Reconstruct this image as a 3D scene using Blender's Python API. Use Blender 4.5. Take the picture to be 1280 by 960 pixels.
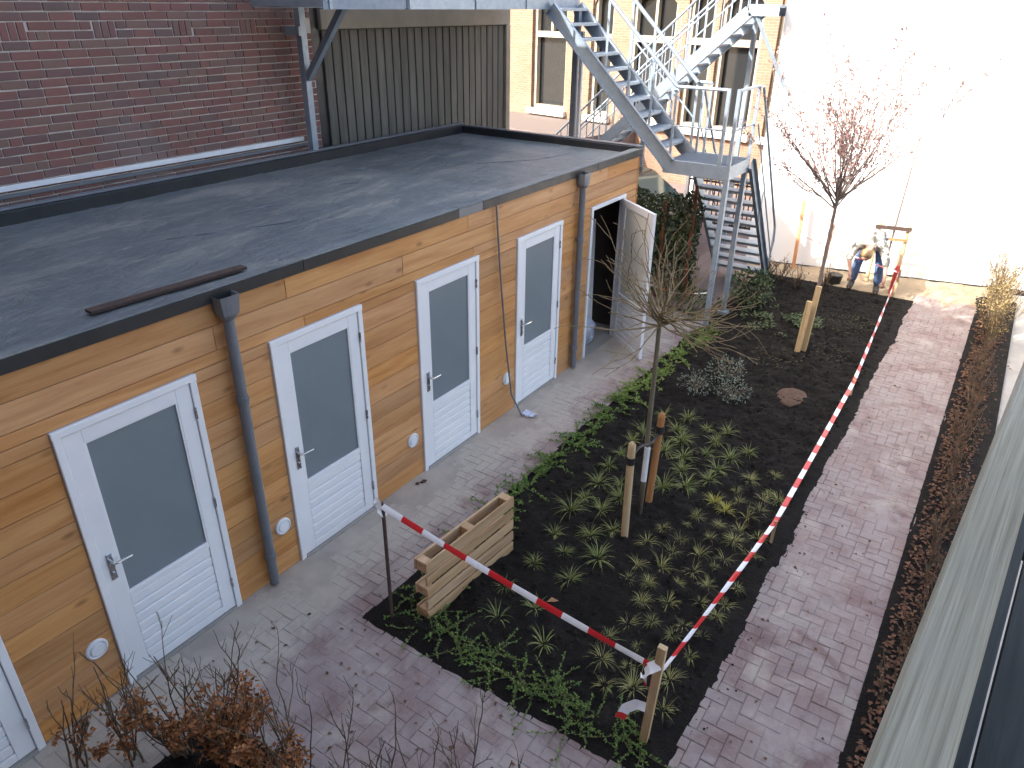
import bpy, math, random
from mathutils import Vector, Matrix, noise
random.seed(7)
R_ = random.Random(11)
U = R_.uniform
sc = bpy.context.scene
for o in list(bpy.data.objects): bpy.data.objects.remove(o)
COL = sc.collection

# ------------------------------------------------------------------ camera
CAM = Vector((4.403919, -1.611871, 4.493971))
ROT = Matrix(((0.8303347, -0.2662813, 0.4895288), (0.5571166, 0.3763876, -0.7402388), (0.0128592, 0.8873706, 0.4608774)))
FPX = 920.114
cd = bpy.data.cameras.new('camera'); cam = bpy.data.objects.new('camera', cd); COL.objects.link(cam)
cam.matrix_world = Matrix.Translation(CAM) @ ROT.to_4x4()
cd.sensor_width = 36; cd.lens = FPX / 1280 * 36; cd.clip_start = 0.05; cd.clip_end = 400
sc.camera = cam
sc.render.resolution_x = 1024; sc.render.resolution_y = 768

# ------------------------------------------------------------------ sky, sun, exposure
SUN_AZ, SUN_EL = math.radians(58), math.radians(37)      # direction the light travels, from +x towards +y
w = bpy.data.worlds.new('World'); sc.world = w; w.use_nodes = True
wn = w.node_tree.nodes; bg = wn['Background']
sky = wn.new('ShaderNodeTexSky'); sky.sky_type = 'NISHITA'; sky.sun_disc = False
sky.sun_elevation = SUN_EL
sun_dir = Vector((-math.cos(SUN_AZ) * math.cos(SUN_EL), -math.sin(SUN_AZ) * math.cos(SUN_EL), math.sin(SUN_EL)))
sky.sun_rotation = math.atan2(sun_dir.x, sun_dir.y)
sky.air_density = 1.0; sky.dust_density = 5.5; sky.ozone_density = 0.0
w.node_tree.links.new(sky.outputs[0], bg.inputs[0]); bg.inputs[1].default_value = 0.13
sl = bpy.data.lights.new('sun', 'SUN'); sl.energy = 2.4; sl.angle = math.radians(0.53); sl.color = (1, .965, .91)
so = bpy.data.objects.new('sun', sl); COL.objects.link(so); so.location = (-20, -20, 30)
so.rotation_euler = sun_dir.to_track_quat('Z', 'Y').to_euler()
sc.view_settings.view_transform = 'Standard'; sc.view_settings.look = 'None'
sc.view_settings.gamma = 1; sc.view_settings.use_curve_mapping = False
sc.view_settings.exposure = 2.4
sc.render.engine = 'CYCLES'

# ------------------------------------------------------------------ pixel helpers (1280x960 photograph)
def ray(x, y): return ROT @ Vector(((x - 640) / FPX, (480 - y) / FPX, -1))
def at(x, y, z=0.0):
    d = ray(x, y); return CAM + d * ((z - CAM.z) / d.z)
def proj(P):
    q = ROT.transposed() @ (Vector(P) - CAM)
    if q.z > -0.01: return (-9999, -9999, 1)
    return (640 + FPX * q.x / -q.z, 480 - FPX * q.y / -q.z, -q.z)
def inframe(P, m=20):
    x, y, d = proj(P); return -m < x < 1280 + m and -m < y < 960 + m

# ------------------------------------------------------------------ mesh builder
class MB:
    def __init__(s): s.v = []; s.f = []; s.r = []; s.uv = None
    def add(s, vs, fs, r=None):
        n = len(s.v); s.v += [tuple(v) for v in vs]
        r = U(0, 1) if r is None else r
        for f in fs: s.f.append(tuple(i + n for i in f)); s.r.append(r)
        return s
    def box(s, x0, x1, y0, y1, z0, z1, r=None):
        v = [(x0,y0,z0),(x1,y0,z0),(x1,y1,z0),(x0,y1,z0),(x0,y0,z1),(x1,y0,z1),(x1,y1,z1),(x0,y1,z1)]
        return s.add(v, [(0,3,2,1),(4,5,6,7),(0,1,5,4),(1,2,6,5),(2,3,7,6),(3,0,4,7)], r)
    def cbox(s, x0, x1, y0, y1, z0, z1, c=.004, r=None):        # box with all edges chamfered
        c = min(c, (x1-x0)*.4, (y1-y0)*.4, (z1-z0)*.4)
        v = []; f = []
        idx = {}
        for sx in (0, 1):
            for sy in (0, 1):
                for sz in (0, 1):
                    X = (x0, x1)[sx]; Y = (y0, y1)[sy]; Z = (z0, z1)[sz]
                    dx = (c, -c)[sx]; dy = (c, -c)[sy]; dz = (c, -c)[sz]
                    idx[sx,sy,sz,0] = len(v); v.append((X, Y+dy, Z+dz))
                    idx[sx,sy,sz,1] = len(v); v.append((X+dx, Y, Z+dz))
                    idx[sx,sy,sz,2] = len(v); v.append((X+dx, Y+dy, Z))
        I = lambda a,b,c_,k: idx[a,b,c_,k]
        f += [(I(0,0,0,0),I(0,0,1,0),I(0,1,1,0),I(0,1,0,0)), (I(1,0,0,0),I(1,1,0,0),I(1,1,1,0),I(1,0,1,0)),
              (I(0,0,0,1),I(1,0,0,1),I(1,0,1,1),I(0,0,1,1)), (I(0,1,0,1),I(0,1,1,1),I(1,1,1,1),I(1,1,0,1)),
              (I(0,0,0,2),I(0,1,0,2),I(1,1,0,2),I(1,0,0,2)), (I(0,0,1,2),I(1,0,1,2),I(1,1,1,2),I(0,1,1,2))]
        for a in (0,1):
            for b in (0,1):
                f += [(I(a,b,0,0),I(a,b,0,1),I(a,b,1,1),I(a,b,1,0)), (I(a,0,b,0),I(a,0,b,2),I(a,1,b,2),I(a,1,b,0)), (I(0,a,b,1),I(0,a,b,2),I(1,a,b,2),I(1,a,b,1))]
                for d in (0,1): f.append((I(a,b,d,0),I(a,b,d,1),I(a,b,d,2)))
        return s.add(v, f, r)
    def bar(s, a, b, w, h, up=(0,0,1), r=None):                  # rectangular bar from a to b
        a = Vector(a); b = Vector(b); d = (b - a).normalized(); up = Vector(up)
        sx = d.cross(up)
        if sx.length < 1e-4: sx = d.cross(Vector((1,0,0)))
        sx.normalize(); sz = sx.cross(d)
        v = []
        for P in (a, b):
            for i, j in ((-1,-1),(1,-1),(1,1),(-1,1)): v.append(P + sx * (i*w/2) + sz * (j*h/2))
        return s.add(v, [(0,1,2,3),(7,6,5,4),(0,4,5,1),(1,5,6,2),(2,6,7,3),(3,7,4,0)], r)
    def tube(s, pts, rad, n=6, r=None, cap=True):
        pts = [Vector(p) for p in pts]
        if not isinstance(rad, (list, tuple)): rad = [rad] * len(pts)
        d0 = (pts[1] - pts[0]).normalized()
        ref = Vector((0,0,1)) if abs(d0.z) < .9 else Vector((1,0,0))
        v = []; f = []
        for i, P in enumerate(pts):
            d = (pts[min(i+1, len(pts)-1)] - pts[max(i-1, 0)]).normalized()
            a = d.cross(ref)
            if a.length < 1e-3: a = d.cross(Vector((0,1,0)))
            a.normalize(); b = a.cross(d)
            for k in range(n):
                t = 2*math.pi*k/n; v.append(P + (a*math.cos(t) + b*math.sin(t)) * rad[i])
        for i in range(len(pts)-1):
            for k in range(n):
                k2 = (k+1) % n; f.append((i*n+k, i*n+k2, (i+1)*n+k2, (i+1)*n+k))
        if cap: f.append(tuple(range(n))[::-1]); f.append(tuple(range((len(pts)-1)*n, len(pts)*n)))
        return s.add(v, f, r)
    def leaf(s, P, d, nrm, L, W, fold=.25, r=None):
        P = Vector(P); d = Vector(d).normalized(); nrm = Vector(nrm); sd = d.cross(nrm)
        if sd.length < 1e-3: sd = d.cross(Vector((.3,.5,.8)))
        sd.normalize(); nn = sd.cross(d)
        m = P + d*L*.45
        return s.add([P, m + sd*W*.5 + nn*W*fold, P + d*L - nn*L*.12, m - sd*W*.5 + nn*W*fold, m],
                     [(0,4,1),(1,4,2),(0,3,4),(4,3,2)], r)
    def blade(s, P, az, L, W, lift, droop, seg=4, r=None):       # arching grass blade
        P = Vector(P); h = Vector((math.cos(az), math.sin(az), 0)); sd = Vector((-h.y, h.x, 0))
        v = []; f = []
        a = lift; Q = P.copy()
        for i in range(seg+1):
            t = i/seg; ww = W * (1 - t**2*.95) * (.6 + .4*min(1, t*4))
            v += [Q + sd*ww/2, Q - sd*ww/2]
            Q = Q + (h*math.cos(a) + Vector((0,0,1))*math.sin(a)) * (L/seg); a -= droop/seg
        for i in range(seg): f.append((2*i, 2*i+1, 2*i+3, 2*i+2))
        return s.add(v, f, r)
    def build(s, name, mat, parent=None, origin=None, smooth=False, kind=None):
        xs = [p[0] for p in s.v]; ys = [p[1] for p in s.v]; zs = [p[2] for p in s.v]
        c = Vector(((min(xs)+max(xs))/2, (min(ys)+max(ys))/2, (min(zs)+max(zs))/2)) if origin is None else Vector(origin)
        me = bpy.data.meshes.new(name)
        me.from_pydata([(p[0]-c.x, p[1]-c.y, p[2]-c.z) for p in s.v], [], s.f)
        at_ = me.attributes.new('rnd', 'FLOAT', 'FACE'); at_.data.foreach_set('value', s.r)
        if s.uv:
            ul = me.uv_layers.new(name='uv')
            for l in me.loops: ul.data[l.index].uv = s.uv[l.vertex_index]
        if smooth: me.polygons.foreach_set('use_smooth', [True]*len(me.polygons))
        me.materials.append(mat); me.update()
        return link(name, me, c, parent, kind)
WL = {}
def link(name, me, c, parent=None, kind=None):
    o = bpy.data.objects.new(name, me); COL.objects.link(o)
    WL[o.name] = Vector(c)
    if parent: o.parent = parent; o.location = Vector(c) - WL[parent.name]
    else: o.location = c
    if kind: o['kind'] = kind
    return o
def tag(o, label, cat, group=None):
    o['label'] = label; o['category'] = cat
    if group: o['group'] = group
    return o
def empty(name, loc, label=None, cat=None, group=None):
    o = bpy.data.objects.new(name, None); COL.objects.link(o); o.location = loc; o.empty_display_size = .1
    WL[o.name] = Vector(loc)
    if label: tag(o, label, cat, group)
    return o
def sub(name, parent, loc):                                       # an Empty part (joint of sub-parts)
    o = bpy.data.objects.new(name, None); COL.objects.link(o); WL[o.name] = Vector(loc)
    o.parent = parent; o.location = Vector(loc) - WL[parent.name]; return o
def copy_tree(o, parent=None):
    c = o.copy(); COL.objects.link(c); WL[c.name] = WL[o.name].copy()
    c.parent = parent
    for ch in o.children: copy_tree(ch, c)
    return c
def noi(x, y, z=0, s=1): return noise.noise(Vector((x*s, y*s, z*s)))

# ------------------------------------------------------------------ materials
class N:
    def __init__(s, name):
        s.m = bpy.data.materials.new(name); s.m.use_nodes = True; s.t = s.m.node_tree
        s.b = s.t.nodes['Principled BSDF']
    def new(s, typ, **kw):
        n = s.t.nodes.new('ShaderNode' + typ)
        for k, v in kw.items(): setattr(n, k, v)
        return n
    def put(s, sock, val):
        if isinstance(val, bpy.types.NodeSocket): s.t.links.new(val, sock)
        elif val is not None:
            if sock.type == 'RGBA' and len(val) == 3: val = (*val, 1)
            sock.default_value = val
    def math(s, op, a, b=None, c=None, clamp=False):
        n = s.new('Math', operation=op, use_clamp=clamp); s.put(n.inputs[0], a); s.put(n.inputs[1], b)
        if c is not None: s.put(n.inputs[2], c)
        return n.outputs[0]
    def vmath(s, op, a, b=None):
        n = s.new('VectorMath', operation=op); s.put(n.inputs[0], a); s.put(n.inputs[1], b); return n.outputs[0]
    def mix(s, fac, a, b, blend='MIX'):
        n = s.new('Mix', data_type='RGBA', blend_type=blend); s.put(n.inputs[0], fac); s.put(n.inputs[6], a); s.put(n.inputs[7], b); return n.outputs[2]
    def noise(s, vec, scale=5, detail=4, rough=.55, dist=0):
        n = s.new('TexNoise'); s.put(n.inputs['Vector'], vec); s.put(n.inputs['Scale'], scale); s.put(n.inputs['Detail'], detail)
        s.put(n.inputs['Roughness'], rough); s.put(n.inputs['Distortion'], dist); return n.outputs[0]
    def ramp(s, fac, stops):
        n = s.new('ValToRGB'); e = n.color_ramp.elements
        while len(e) < len(stops): e.new(.5)
        for el, (p, c) in zip(e, stops): el.position = p; el.color = (*c, 1) if len(c) == 3 else c
        s.put(n.inputs[0], fac); return n.outputs[0]
    def rng(s, v, a, b, c=0., d=1.):
        n = s.new('MapRange'); s.put(n.inputs[0], v)
        for i, q in enumerate((a, b, c, d)): s.put(n.inputs[i+1], q)
        return n.outputs[0]
    def objco(s): return s.new('TexCoord').outputs['Object']
    def pos(s): return s.new('NewGeometry').outputs['Position']
    def rand(s):                                                  # per object and per joined piece
        a = s.new('Attribute', attribute_name='rnd'); o = s.new('ObjectInfo')
        return s.math('FRACT', s.math('ADD', a.outputs['Fac'], o.outputs['Random']))
    def sep(s, v):
        n = s.new('SeparateXYZ'); s.put(n.inputs[0], v); return n.outputs
    def out(s, col, rough=.7, bump=None, bd=.01, bs=.5, metal=0, spec=.4):
        s.put(s.b.inputs['Base Color'], col); s.put(s.b.inputs['Roughness'], rough); s.put(s.b.inputs['Metallic'], metal)
        s.put(s.b.inputs['Specular IOR Level'], spec)
        if bump is not None:
            n = s.new('Bump'); s.put(n.inputs['Height'], bump); n.inputs['Distance'].default_value = bd; n.inputs['Strength'].default_value = bs
            s.t.links.new(n.outputs[0], s.b.inputs['Normal'])
        return s.m
def hsv(n, col, v, sat=1., h=.5):
    k = n.new('HueSaturation'); n.put(k.inputs['Color'], col); n.put(k.inputs['Value'], v); n.put(k.inputs['Saturation'], sat); n.put(k.inputs['Hue'], h); return k.outputs[0]

def plain(name, c1, c2=None, rough=.6, scale=6, stretch=(1,1,1), var=.15, bump=.3, bscale=40, bd=.004, metal=0, spec=.4, world=False):
    n = N(name); r = n.rand()
    co = n.pos() if world else n.objco()
    off = n.vmath('ADD', co, n.vmath('SCALE', r)) if False else co
    cx = n.new('CombineXYZ')
    for i in range(3): n.put(cx.inputs[i], n.math('MULTIPLY', r, 13.7 + 5*i))
    v = n.vmath('MULTIPLY', n.vmath('ADD', co, cx.outputs[0]), stretch)
    c2 = c2 or tuple(x*.7 for x in c1)
    col = n.mix(n.rng(n.noise(v, scale, 5, .6), .3, .7), c1, c2)
    col = hsv(n, col, n.rng(r, 0, 1, 1-var, 1+var))
    return n.out(col, n.rng(n.noise(v, scale*2.3, 3), .3, .7, max(.02, rough-.1), min(1, rough+.1)), n.noise(v, bscale, 4) if bump else None, bd, bump, metal, spec)

def wood(name, c1, c2, c3, axis=1, rough=.6, knots=True, var=.18, grain=1.0):
    n = N(name); r = n.rand(); co = n.objco()
    cx = n.new('CombineXYZ')
    for i in range(3): n.put(cx.inputs[i], n.math('MULTIPLY', r, 31.7 + 17*i))
    st = [9, 9, 9]; st[axis] = .7
    v0 = n.vmath('ADD', co, cx.outputs[0])
    v = n.vmath('MULTIPLY', v0, tuple(st))
    g = n.noise(v, 1.6*grain, 5, .6, .6)
    st2 = [60, 60, 60]; st2[axis] = 1.2
    fine = n.noise(n.vmath('MULTIPLY', v0, tuple(st2)), 2.2*grain, 3, .6)
    col = n.ramp(g, [(.28, c3), (.46, c1), (.62, c2), (.75, c1)])
    col = n.mix(n.rng(fine, .45, .75, 0, .45), col, c3)
    if knots:
        vo = n.new('TexVoronoi'); st3 = [6, 6, 6]; st3[axis] = 2.6
        n.put(vo.inputs['Vector'], n.vmath('MULTIPLY', v0, tuple(st3))); vo.inputs['Scale'].default_value = 1.; vo.inputs['Randomness'].default_value = 1
        col = n.mix(n.rng(vo.outputs['Distance'], .05, .17, .75, 0), col, tuple(x*.55 for x in c3))
    col = hsv(n, col, n.rng(r, 0, 1, 1-var, 1+var), n.rng(n.math('FRACT', n.math('MULTIPLY', r, 7.3)), 0, 1, .95, 1.06))
    return n.out(col, rough, fine, .003, .35)

M = {}
M['plank'] = wood('larch_plank', (.505,.25,.098), (.57,.31,.13), (.40,.178,.06), 1, .55, var=.13)
M['post_wood'] = wood('new_stake_wood', (.50,.36,.19), (.58,.43,.25), (.34,.22,.10), 2, .7, var=.1)
M['post_brown'] = wood('brown_stake_wood', (.34,.17,.07), (.40,.21,.10), (.2,.09,.035), 2, .7, var=.1)
M['post_orange'] = wood('orange_stake_wood', (.55,.27,.12), (.6,.32,.16), (.4,.17,.07), 2, .7, var=.1)
M['pallet'] = wood('pallet_wood', (.44,.28,.15), (.52,.355,.205), (.30,.17,.085), 1, .75, var=.2)
M['clad'] = wood('grey_cladding', (.115,.112,.096), (.145,.14,.12), (.075,.073,.062), 2, .75, False, .14)
def railwood():
    n = N('weathered_rail'); co = n.objco()
    a = n.noise(n.vmath('MULTIPLY', co, (26, .5, 26)), 2.0, 5, .65, .25); b = n.noise(n.vmath('MULTIPLY', co, (130, 1.2, 130)), 2.2, 3, .6)
    col = n.ramp(a, [(.3, (.20,.185,.13)), (.48, (.30,.28,.205)), (.65, (.39,.365,.28))])
    col = n.mix(n.rng(b, .48, .68, 0, .55), col, (.145,.13,.088))
    col = n.mix(n.rng(n.noise(co, 5, 5, .65), .5, .7, 0, .35), col, (.26,.26,.21))
    return n.out(col, .8, b, .004, .7, spec=.3)
M['rail'] = railwood()
M['darkboard'] = wood('dark_board', (.032,.036,.032), (.045,.05,.045), (.018,.02,.018), 1, .7, False, .15)
M['cream_beam'] = plain('cream_beam', (.30,.27,.215), (.23,.205,.16), .6, 3)
M['cream_frame'] = plain('cream_window_paint', (.36,.325,.25), (.32,.285,.22), .5, 3)
M['white'] = plain('white_paint', (.80,.81,.82), (.76,.77,.79), .38, 3, var=.02, bump=.05)
M['white_dirty'] = plain('white_paint_dusty', (.74,.75,.77), (.66,.67,.68), .45, 6, var=.03, bump=.1)
M['black_trim'] = plain('black_trim', (.018,.019,.021), (.03,.031,.033), .42, 5, var=.1, bump=.1)
M['pvc'] = plain('grey_pipe', (.17,.18,.195), (.13,.14,.155), .4, 4, var=.06, bump=.05)
M['galv'] = plain('galvanised_steel', (.29,.345,.405), (.22,.275,.335), .45, 9, var=.05, bump=.06, metal=.35, spec=.5)
M['galv_dark'] = plain('galvanised_grating_shaded_beam', (.2,.245,.3), (.15,.19,.24), .55, 14, var=.05, bump=.2, metal=.3)  # grating steel; also the near gangway beam, with shade in its colour
M['steel'] = plain('steel', (.55,.55,.55), (.45,.45,.46), .25, 9, var=.03, bump=.03, metal=.9)
M['rust'] = plain('rusty_steel', (.17,.06,.03), (.10,.035,.02), .8, 14, var=.15, bump=.5)
M['rustdark'] = plain('dark_rusty_rod', (.09,.055,.04), (.055,.035,.028), .75, 20, var=.1, bump=.4)
M['rubber'] = plain('black_rubber', (.015,.015,.016), (.022,.022,.022), .6, 9, var=.1)
M['cable'] = plain('grey_conduit', (.2,.2,.2), (.16,.16,.16), .5, 9)
M['stone'] = plain('white_stone', (.7,.68,.63), (.58,.56,.5), .7, 6)
M['bark'] = plain('young_bark', (.17,.15,.105), (.10,.085,.055), .85, 14, (1,1,.4), .1, .6, 50)
M['bark_red'] = plain('reddish_bark', (.20,.155,.135), (.13,.10,.085), .8, 14, (1,1,.4), .1, .5, 50)
M['twig'] = plain('twig', (.135,.098,.062), (.085,.06,.04), .8, 20, var=.2, bump=.3)
M['twig_ochre'] = plain('ochre_twig', (.24,.185,.10), (.16,.12,.065), .8, 20, var=.2, bump=.3)
def leafmat(name, c1, c2, var=.3, trans=.15, rough=.5):
    n = N(name); r = n.rand(); g = n.math('FRACT', n.math('MULTIPLY', r, 9.17))
    col = n.mix(g, c1, c2); col = hsv(n, col, n.rng(r, 0, 1, 1-var, 1+var))
    m = n.out(col, rough, spec=.35)
    tr = n.new('BsdfTranslucent'); n.put(tr.inputs[0], col); mx = n.new('MixShader'); mx.inputs[0].default_value = trans
    n.t.links.new(n.b.outputs[0], mx.inputs[1]); n.t.links.new(tr.outputs[0], mx.inputs[2])
    n.t.links.new(mx.outputs[0], n.t.nodes['Material Output'].inputs[0]); return m
M['rustleaf'] = leafmat('dry_beech_leaf', (.26,.095,.032), (.37,.17,.065), .35)
M['litter'] = leafmat('leaf_litter', (.10,.048,.026), (.17,.085,.045), .4, .05, .8)
M['weed'] = leafmat('weed_leaf', (.055,.04,.02), (.06,.07,.025), .4, .05, .7)
M['ochreleaf'] = leafmat('ochre_leaf', (.36,.26,.11), (.26,.19,.08), .3)
M['carex'] = leafmat('sedge_blade', (.10,.145,.03), (.29,.30,.10), .35, .2)
M['feather'] = leafmat('feather_grass_blade', (.28,.29,.08), (.40,.37,.15), .35, .2)
M['lime'] = leafmat('lime_grass_blade', (.42,.40,.06), (.46,.42,.11), .2, .2)
M['creeper'] = leafmat('creeper_leaf', (.075,.15,.025), (.18,.25,.055), .35)
M['creeper2'] = leafmat('bright_creeper_leaf', (.16,.24,.045), (.22,.28,.07), .3)
M['silver'] = leafmat('silver_leaf', (.17,.205,.15), (.25,.285,.22), .25)
M['dkleaf'] = leafmat('dark_evergreen_leaf', (.03,.06,.016), (.065,.095,.03), .4, .05, .35)
M['pachy'] = leafmat('ground_cover_leaf', (.06,.10,.03), (.11,.15,.06), .35, .1, .4)
M['ivy'] = leafmat('ivy_leaf', (.025,.045,.015), (.07,.085,.035), .45, .05, .35)
M['blossom'] = leafmat('pink_bud', (.40,.24,.22), (.28,.17,.155), .25)

# paving: red klinker with grey bloom and pale sand swept over it (patches of its own shape)
def paving(name, joint=False):
    n = N(name); r = n.rand(); P = n.pos(); X, Y, Z = n.sep(P)
    g = n.math('FRACT', n.math('MULTIPLY', r, 5.71))
    base = n.ramp(g, [(0, (.185,.118,.105)), (.35, (.215,.145,.13)), (.7, (.185,.14,.132)), (1, (.25,.175,.152))])
    if joint: base = n.mix(n.noise(P, 30, 4), (.20,.15,.145), (.14,.105,.10))
    base = n.mix(n.rng(n.noise(P, 60, 4), .35, .7, 0, .5), base, (.28,.205,.19))
    bloom = n.math('MULTIPLY', n.rng(n.noise(P, 2.3, 7, .68, .6), .34, .60), .78)
    col = n.mix(bloom, base, n.mix(n.noise(P, 14, 5, .7), (.265,.225,.208), (.385,.335,.305)))
    wet = n.rng(n.noise(n.vmath('ADD', P, (7.3, 1.1, 0)), 1.5, 6, .68, .5), .55, .66)
    col = n.mix(n.math('MULTIPLY', wet, .85), col, n.mix(.5, base, (.12,.062,.055)))
    near = n.rng(X, .1, .95, 1, 0)
    sand = n.rng(n.math('ADD', n.noise(n.vmath('ADD', P, (3.1, 5.2, 0)), 2.1, 6, .65, .5), n.math('MULTIPLY', near, .55)), .54, .80)
    col = n.mix(n.math('MULTIPLY', sand, .92), col, n.mix(n.noise(P, 22, 4), (.48,.425,.35), (.37,.33,.28)))
    dirt = n.rng(n.noise(P, 7, 8, .78), .58, .66)
    col = n.mix(n.math('MULTIPLY', dirt, .5), col, (.12,.085,.08))
    return n.out(col, n.rng(bloom, 0, 1, .75, .92), n.noise(P, 90, 4), .003, .5, spec=.25)
M['paving'] = paving('klinker_paving')
M['jointsand'] = paving('klinker_joint_sand', True)
M['joint'] = plain('joint_sand', (.20,.165,.145), (.13,.10,.09), .95, 12, world=True, bump=.6, bscale=150)
M['soil'] = plain('wet_black_soil', (.007,.006,.0052), (.016,.013,.0105), .95, 7, var=0, bump=1., bscale=55, bd=.02, spec=.15, world=True)
M['clod'] = plain('soil_clod', (.010,.0085,.007), (.02,.016,.012), .95, 20, var=.45, bump=.6, spec=.12)
M['mound'] = plain('bark_mulch', (.11,.065,.042), (.07,.042,.028), .95, 20, var=.3, bump=1, bscale=80, bd=.01)
M['sandy'] = plain('sandy_earth', (.36,.285,.19), (.22,.165,.105), .95, 1.6, var=0, bump=.9, bscale=26, bd=.02, world=True)
M['driftsand'] = plain('drift_sand', (.44,.385,.32), (.31,.275,.235), .95, 3.2, var=0, bump=.5, bscale=120, bd=.004, spec=.15, world=True)
M['pebble'] = plain('pebble', (.34,.31,.29), (.22,.2,.19), .8, 20, var=.4)
M['concrete'] = plain('concrete', (.36,.34,.31), (.28,.265,.24), .85, 3, var=.05, world=True, bscale=70)

def brickpiece(name, cols):
    n = N(name); r = n.rand(); co = n.pos(); g = n.math('FRACT', n.math('MULTIPLY', r, 6.3))
    base = n.ramp(g, cols)
    base = n.mix(n.rng(n.noise(co, 28, 5, .7), .4, .7, 0, .55), base, (.145,.105,.095))
    base = n.mix(n.rng(n.noise(co, 1.1, 5, .6), .52, .72, 0, .45), base, (.24,.195,.175))
    return n.out(base, .85, n.noise(co, 120, 4), .003, .6, spec=.25)
M['brick'] = brickpiece('old_red_brick', [(0, (.185,.085,.075)), (.3, (.23,.105,.088)), (.55, (.155,.088,.083)), (.8, (.21,.125,.10)), (1, (.13,.088,.083))])
M['mortar'] = plain('mortar', (.56,.51,.47), (.42,.385,.36), .95, 8, world=True, bscale=90)
def brickwall(name, c1, c2, mo, bw, bh, axis='yz'):
    n = N(name); co = n.pos(); X, Y, Z = n.sep(co)
    cv = n.new('CombineXYZ'); n.put(cv.inputs[0], Y if axis == 'yz' else X); n.put(cv.inputs[1], Z)
    b = n.new('TexBrick'); n.put(b.inputs['Vector'], cv.outputs[0]); n.put(b.inputs['Color1'], c1); n.put(b.inputs['Color2'], c2); n.put(b.inputs['Mortar'], mo)
    b.inputs['Scale'].default_value = 1; b.inputs['Mortar Size'].default_value = bh*.08; b.inputs['Brick Width'].default_value = bw; b.inputs['Row Height'].default_value = bh
    col = n.mix(n.rng(n.noise(co, 1.4, 5), .4, .7, 0, .4), b.outputs['Color'], tuple(x*.7 for x in c1))
    return n.out(col, .85, b.outputs['Fac'], -.006, .6, spec=.2)
M['brickwall'] = brickwall('old_brick_wall', (.17,.075,.064), (.13,.07,.064), (.34,.31,.28), .227, .08)
M['farbrick'] = brickwall('pale_brick_wall', (.235,.145,.10), (.19,.115,.08), (.27,.23,.19), .23, .066, 'xz')
M['yard'] = brickwall('yard_paving', (.19,.15,.14), (.15,.12,.115), (.13,.11,.10), .22, .08, 'xz')

def roofmat():
    n = N('bitumen_roof'); P = n.pos(); X, Y, Z = n.sep(P); r = n.rand()
    col = n.mix(n.rng(n.noise(P, 1.3, 6, .6, .5), .35, .65), (.115,.132,.138), (.16,.175,.175))
    dust = n.rng(n.noise(n.vmath('MULTIPLY', P, (1.4,.55,1)), 1.5, 7, .68, .8), .50, .72)
    col = n.mix(n.math('MULTIPLY', dust, .75), col, (.30,.29,.25))
    sp = n.rng(n.noise(n.vmath('MULTIPLY', P, (3,1,1)), 6, 8, .78), .56, .70)
    col = n.mix(n.math('MULTIPLY', sp, .5), col, (.42,.41,.36))
    dk = n.rng(n.noise(n.vmath('ADD', P, (5,9,0)), 2.4, 5, .65, .6), .58, .72)
    col = n.mix(n.math('MULTIPLY', dk, .55), col, (.085,.095,.105))
    col = hsv(n, col, n.rng(r, 0, 1, .92, 1.08))
    wr = n.math('ADD', n.noise(n.vmath('MULTIPLY', P, (1,.45,1)), 6, 5, .6, 1.2), n.math('MULTIPLY', n.noise(P, 60, 3), .12))
    return n.out(col, n.rng(dust, 0, 1, .46, .8), wr, .045, .8, spec=.45)
M['roof'] = roofmat()
def glassmat(name, col, rough, spec=.5):
    n = N(name); P = n.objco()
    c = n.mix(n.rng(n.noise(P, 2, 3), .3, .7), col, tuple(x*.92 for x in col)); return n.out(c, rough, spec=spec)
M['frost'] = glassmat('frosted_pane', (.20,.235,.255), .24, .5)
M['cream_pane'] = glassmat('cream_frosted_pane', (.72,.72,.66), .35, .4)
M['darkglass'] = glassmat('dark_window_glass', (.018,.02,.022), .04, .6)
M['carglass'] = glassmat('car_glass', (.05,.09,.09), .05, .7)
M['carpaint'] = plain('dark_car_paint', (.035,.04,.042), (.04,.045,.047), .25, 3, var=0, bump=0, metal=.4, spec=.6)
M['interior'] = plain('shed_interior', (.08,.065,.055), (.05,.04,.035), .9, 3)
M['wallwhite'] = plain('white_render', (.83,.82,.80), (.78,.775,.76), .85, 1.2, var=0, bump=.25, bscale=60, world=True)
M['house_roof'] = plain('roof_tile', (.16,.08,.06), (.11,.06,.05), .8, 8)
M['paper'] = plain('paper', (.75,.76,.8), (.35,.42,.6), .6, 25, var=0, bump=.2)
M['bag'] = plain('plastic_bag', (.62,.66,.72), (.22,.27,.38), .4, 14, var=.1, bump=.3)
def tapemat():
    n = N('barrier_tape'); u = n.new('UVMap'); u.uv_map = 'uv'; X, Y, Z = n.sep(u.outputs[0])
    f = n.math('GREATER_THAN', n.math('FRACT', n.math('DIVIDE', X, .4)), .5)
    col = n.mix(f, (.86,.87,.9), (.62,.025,.03))
    return n.out(col, .35, n.noise(n.objco(), 25, 3), .01, .3, spec=.5)
M['tape'] = tapemat()
def knit():
    n = N('patterned_shirt'); co = n.objco(); vo = n.new('TexVoronoi'); n.put(vo.inputs['Vector'], co); vo.inputs['Scale'].default_value = 16
    col = n.mix(n.rng(n.noise(co, 13, 3, .6), .45, .55), (.50,.48,.43), (.14,.135,.12)); return n.out(col, .85)
M['shirt'] = knit()
M['jeans'] = plain('blue_jeans', (.11,.17,.30), (.06,.10,.19), .85, 9, var=0)
M['boot'] = plain('dark_boot', (.04,.04,.04), (.06,.055,.05), .7, 10, var=0)
M['skin'] = plain('skin', (.50,.30,.22), (.44,.25,.18), .55, 8, var=0, bump=0)
M['hair'] = plain('sandy_hair', (.36,.25,.13), (.25,.165,.08), .7, 40, var=0, bump=.8, bscale=120)
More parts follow.
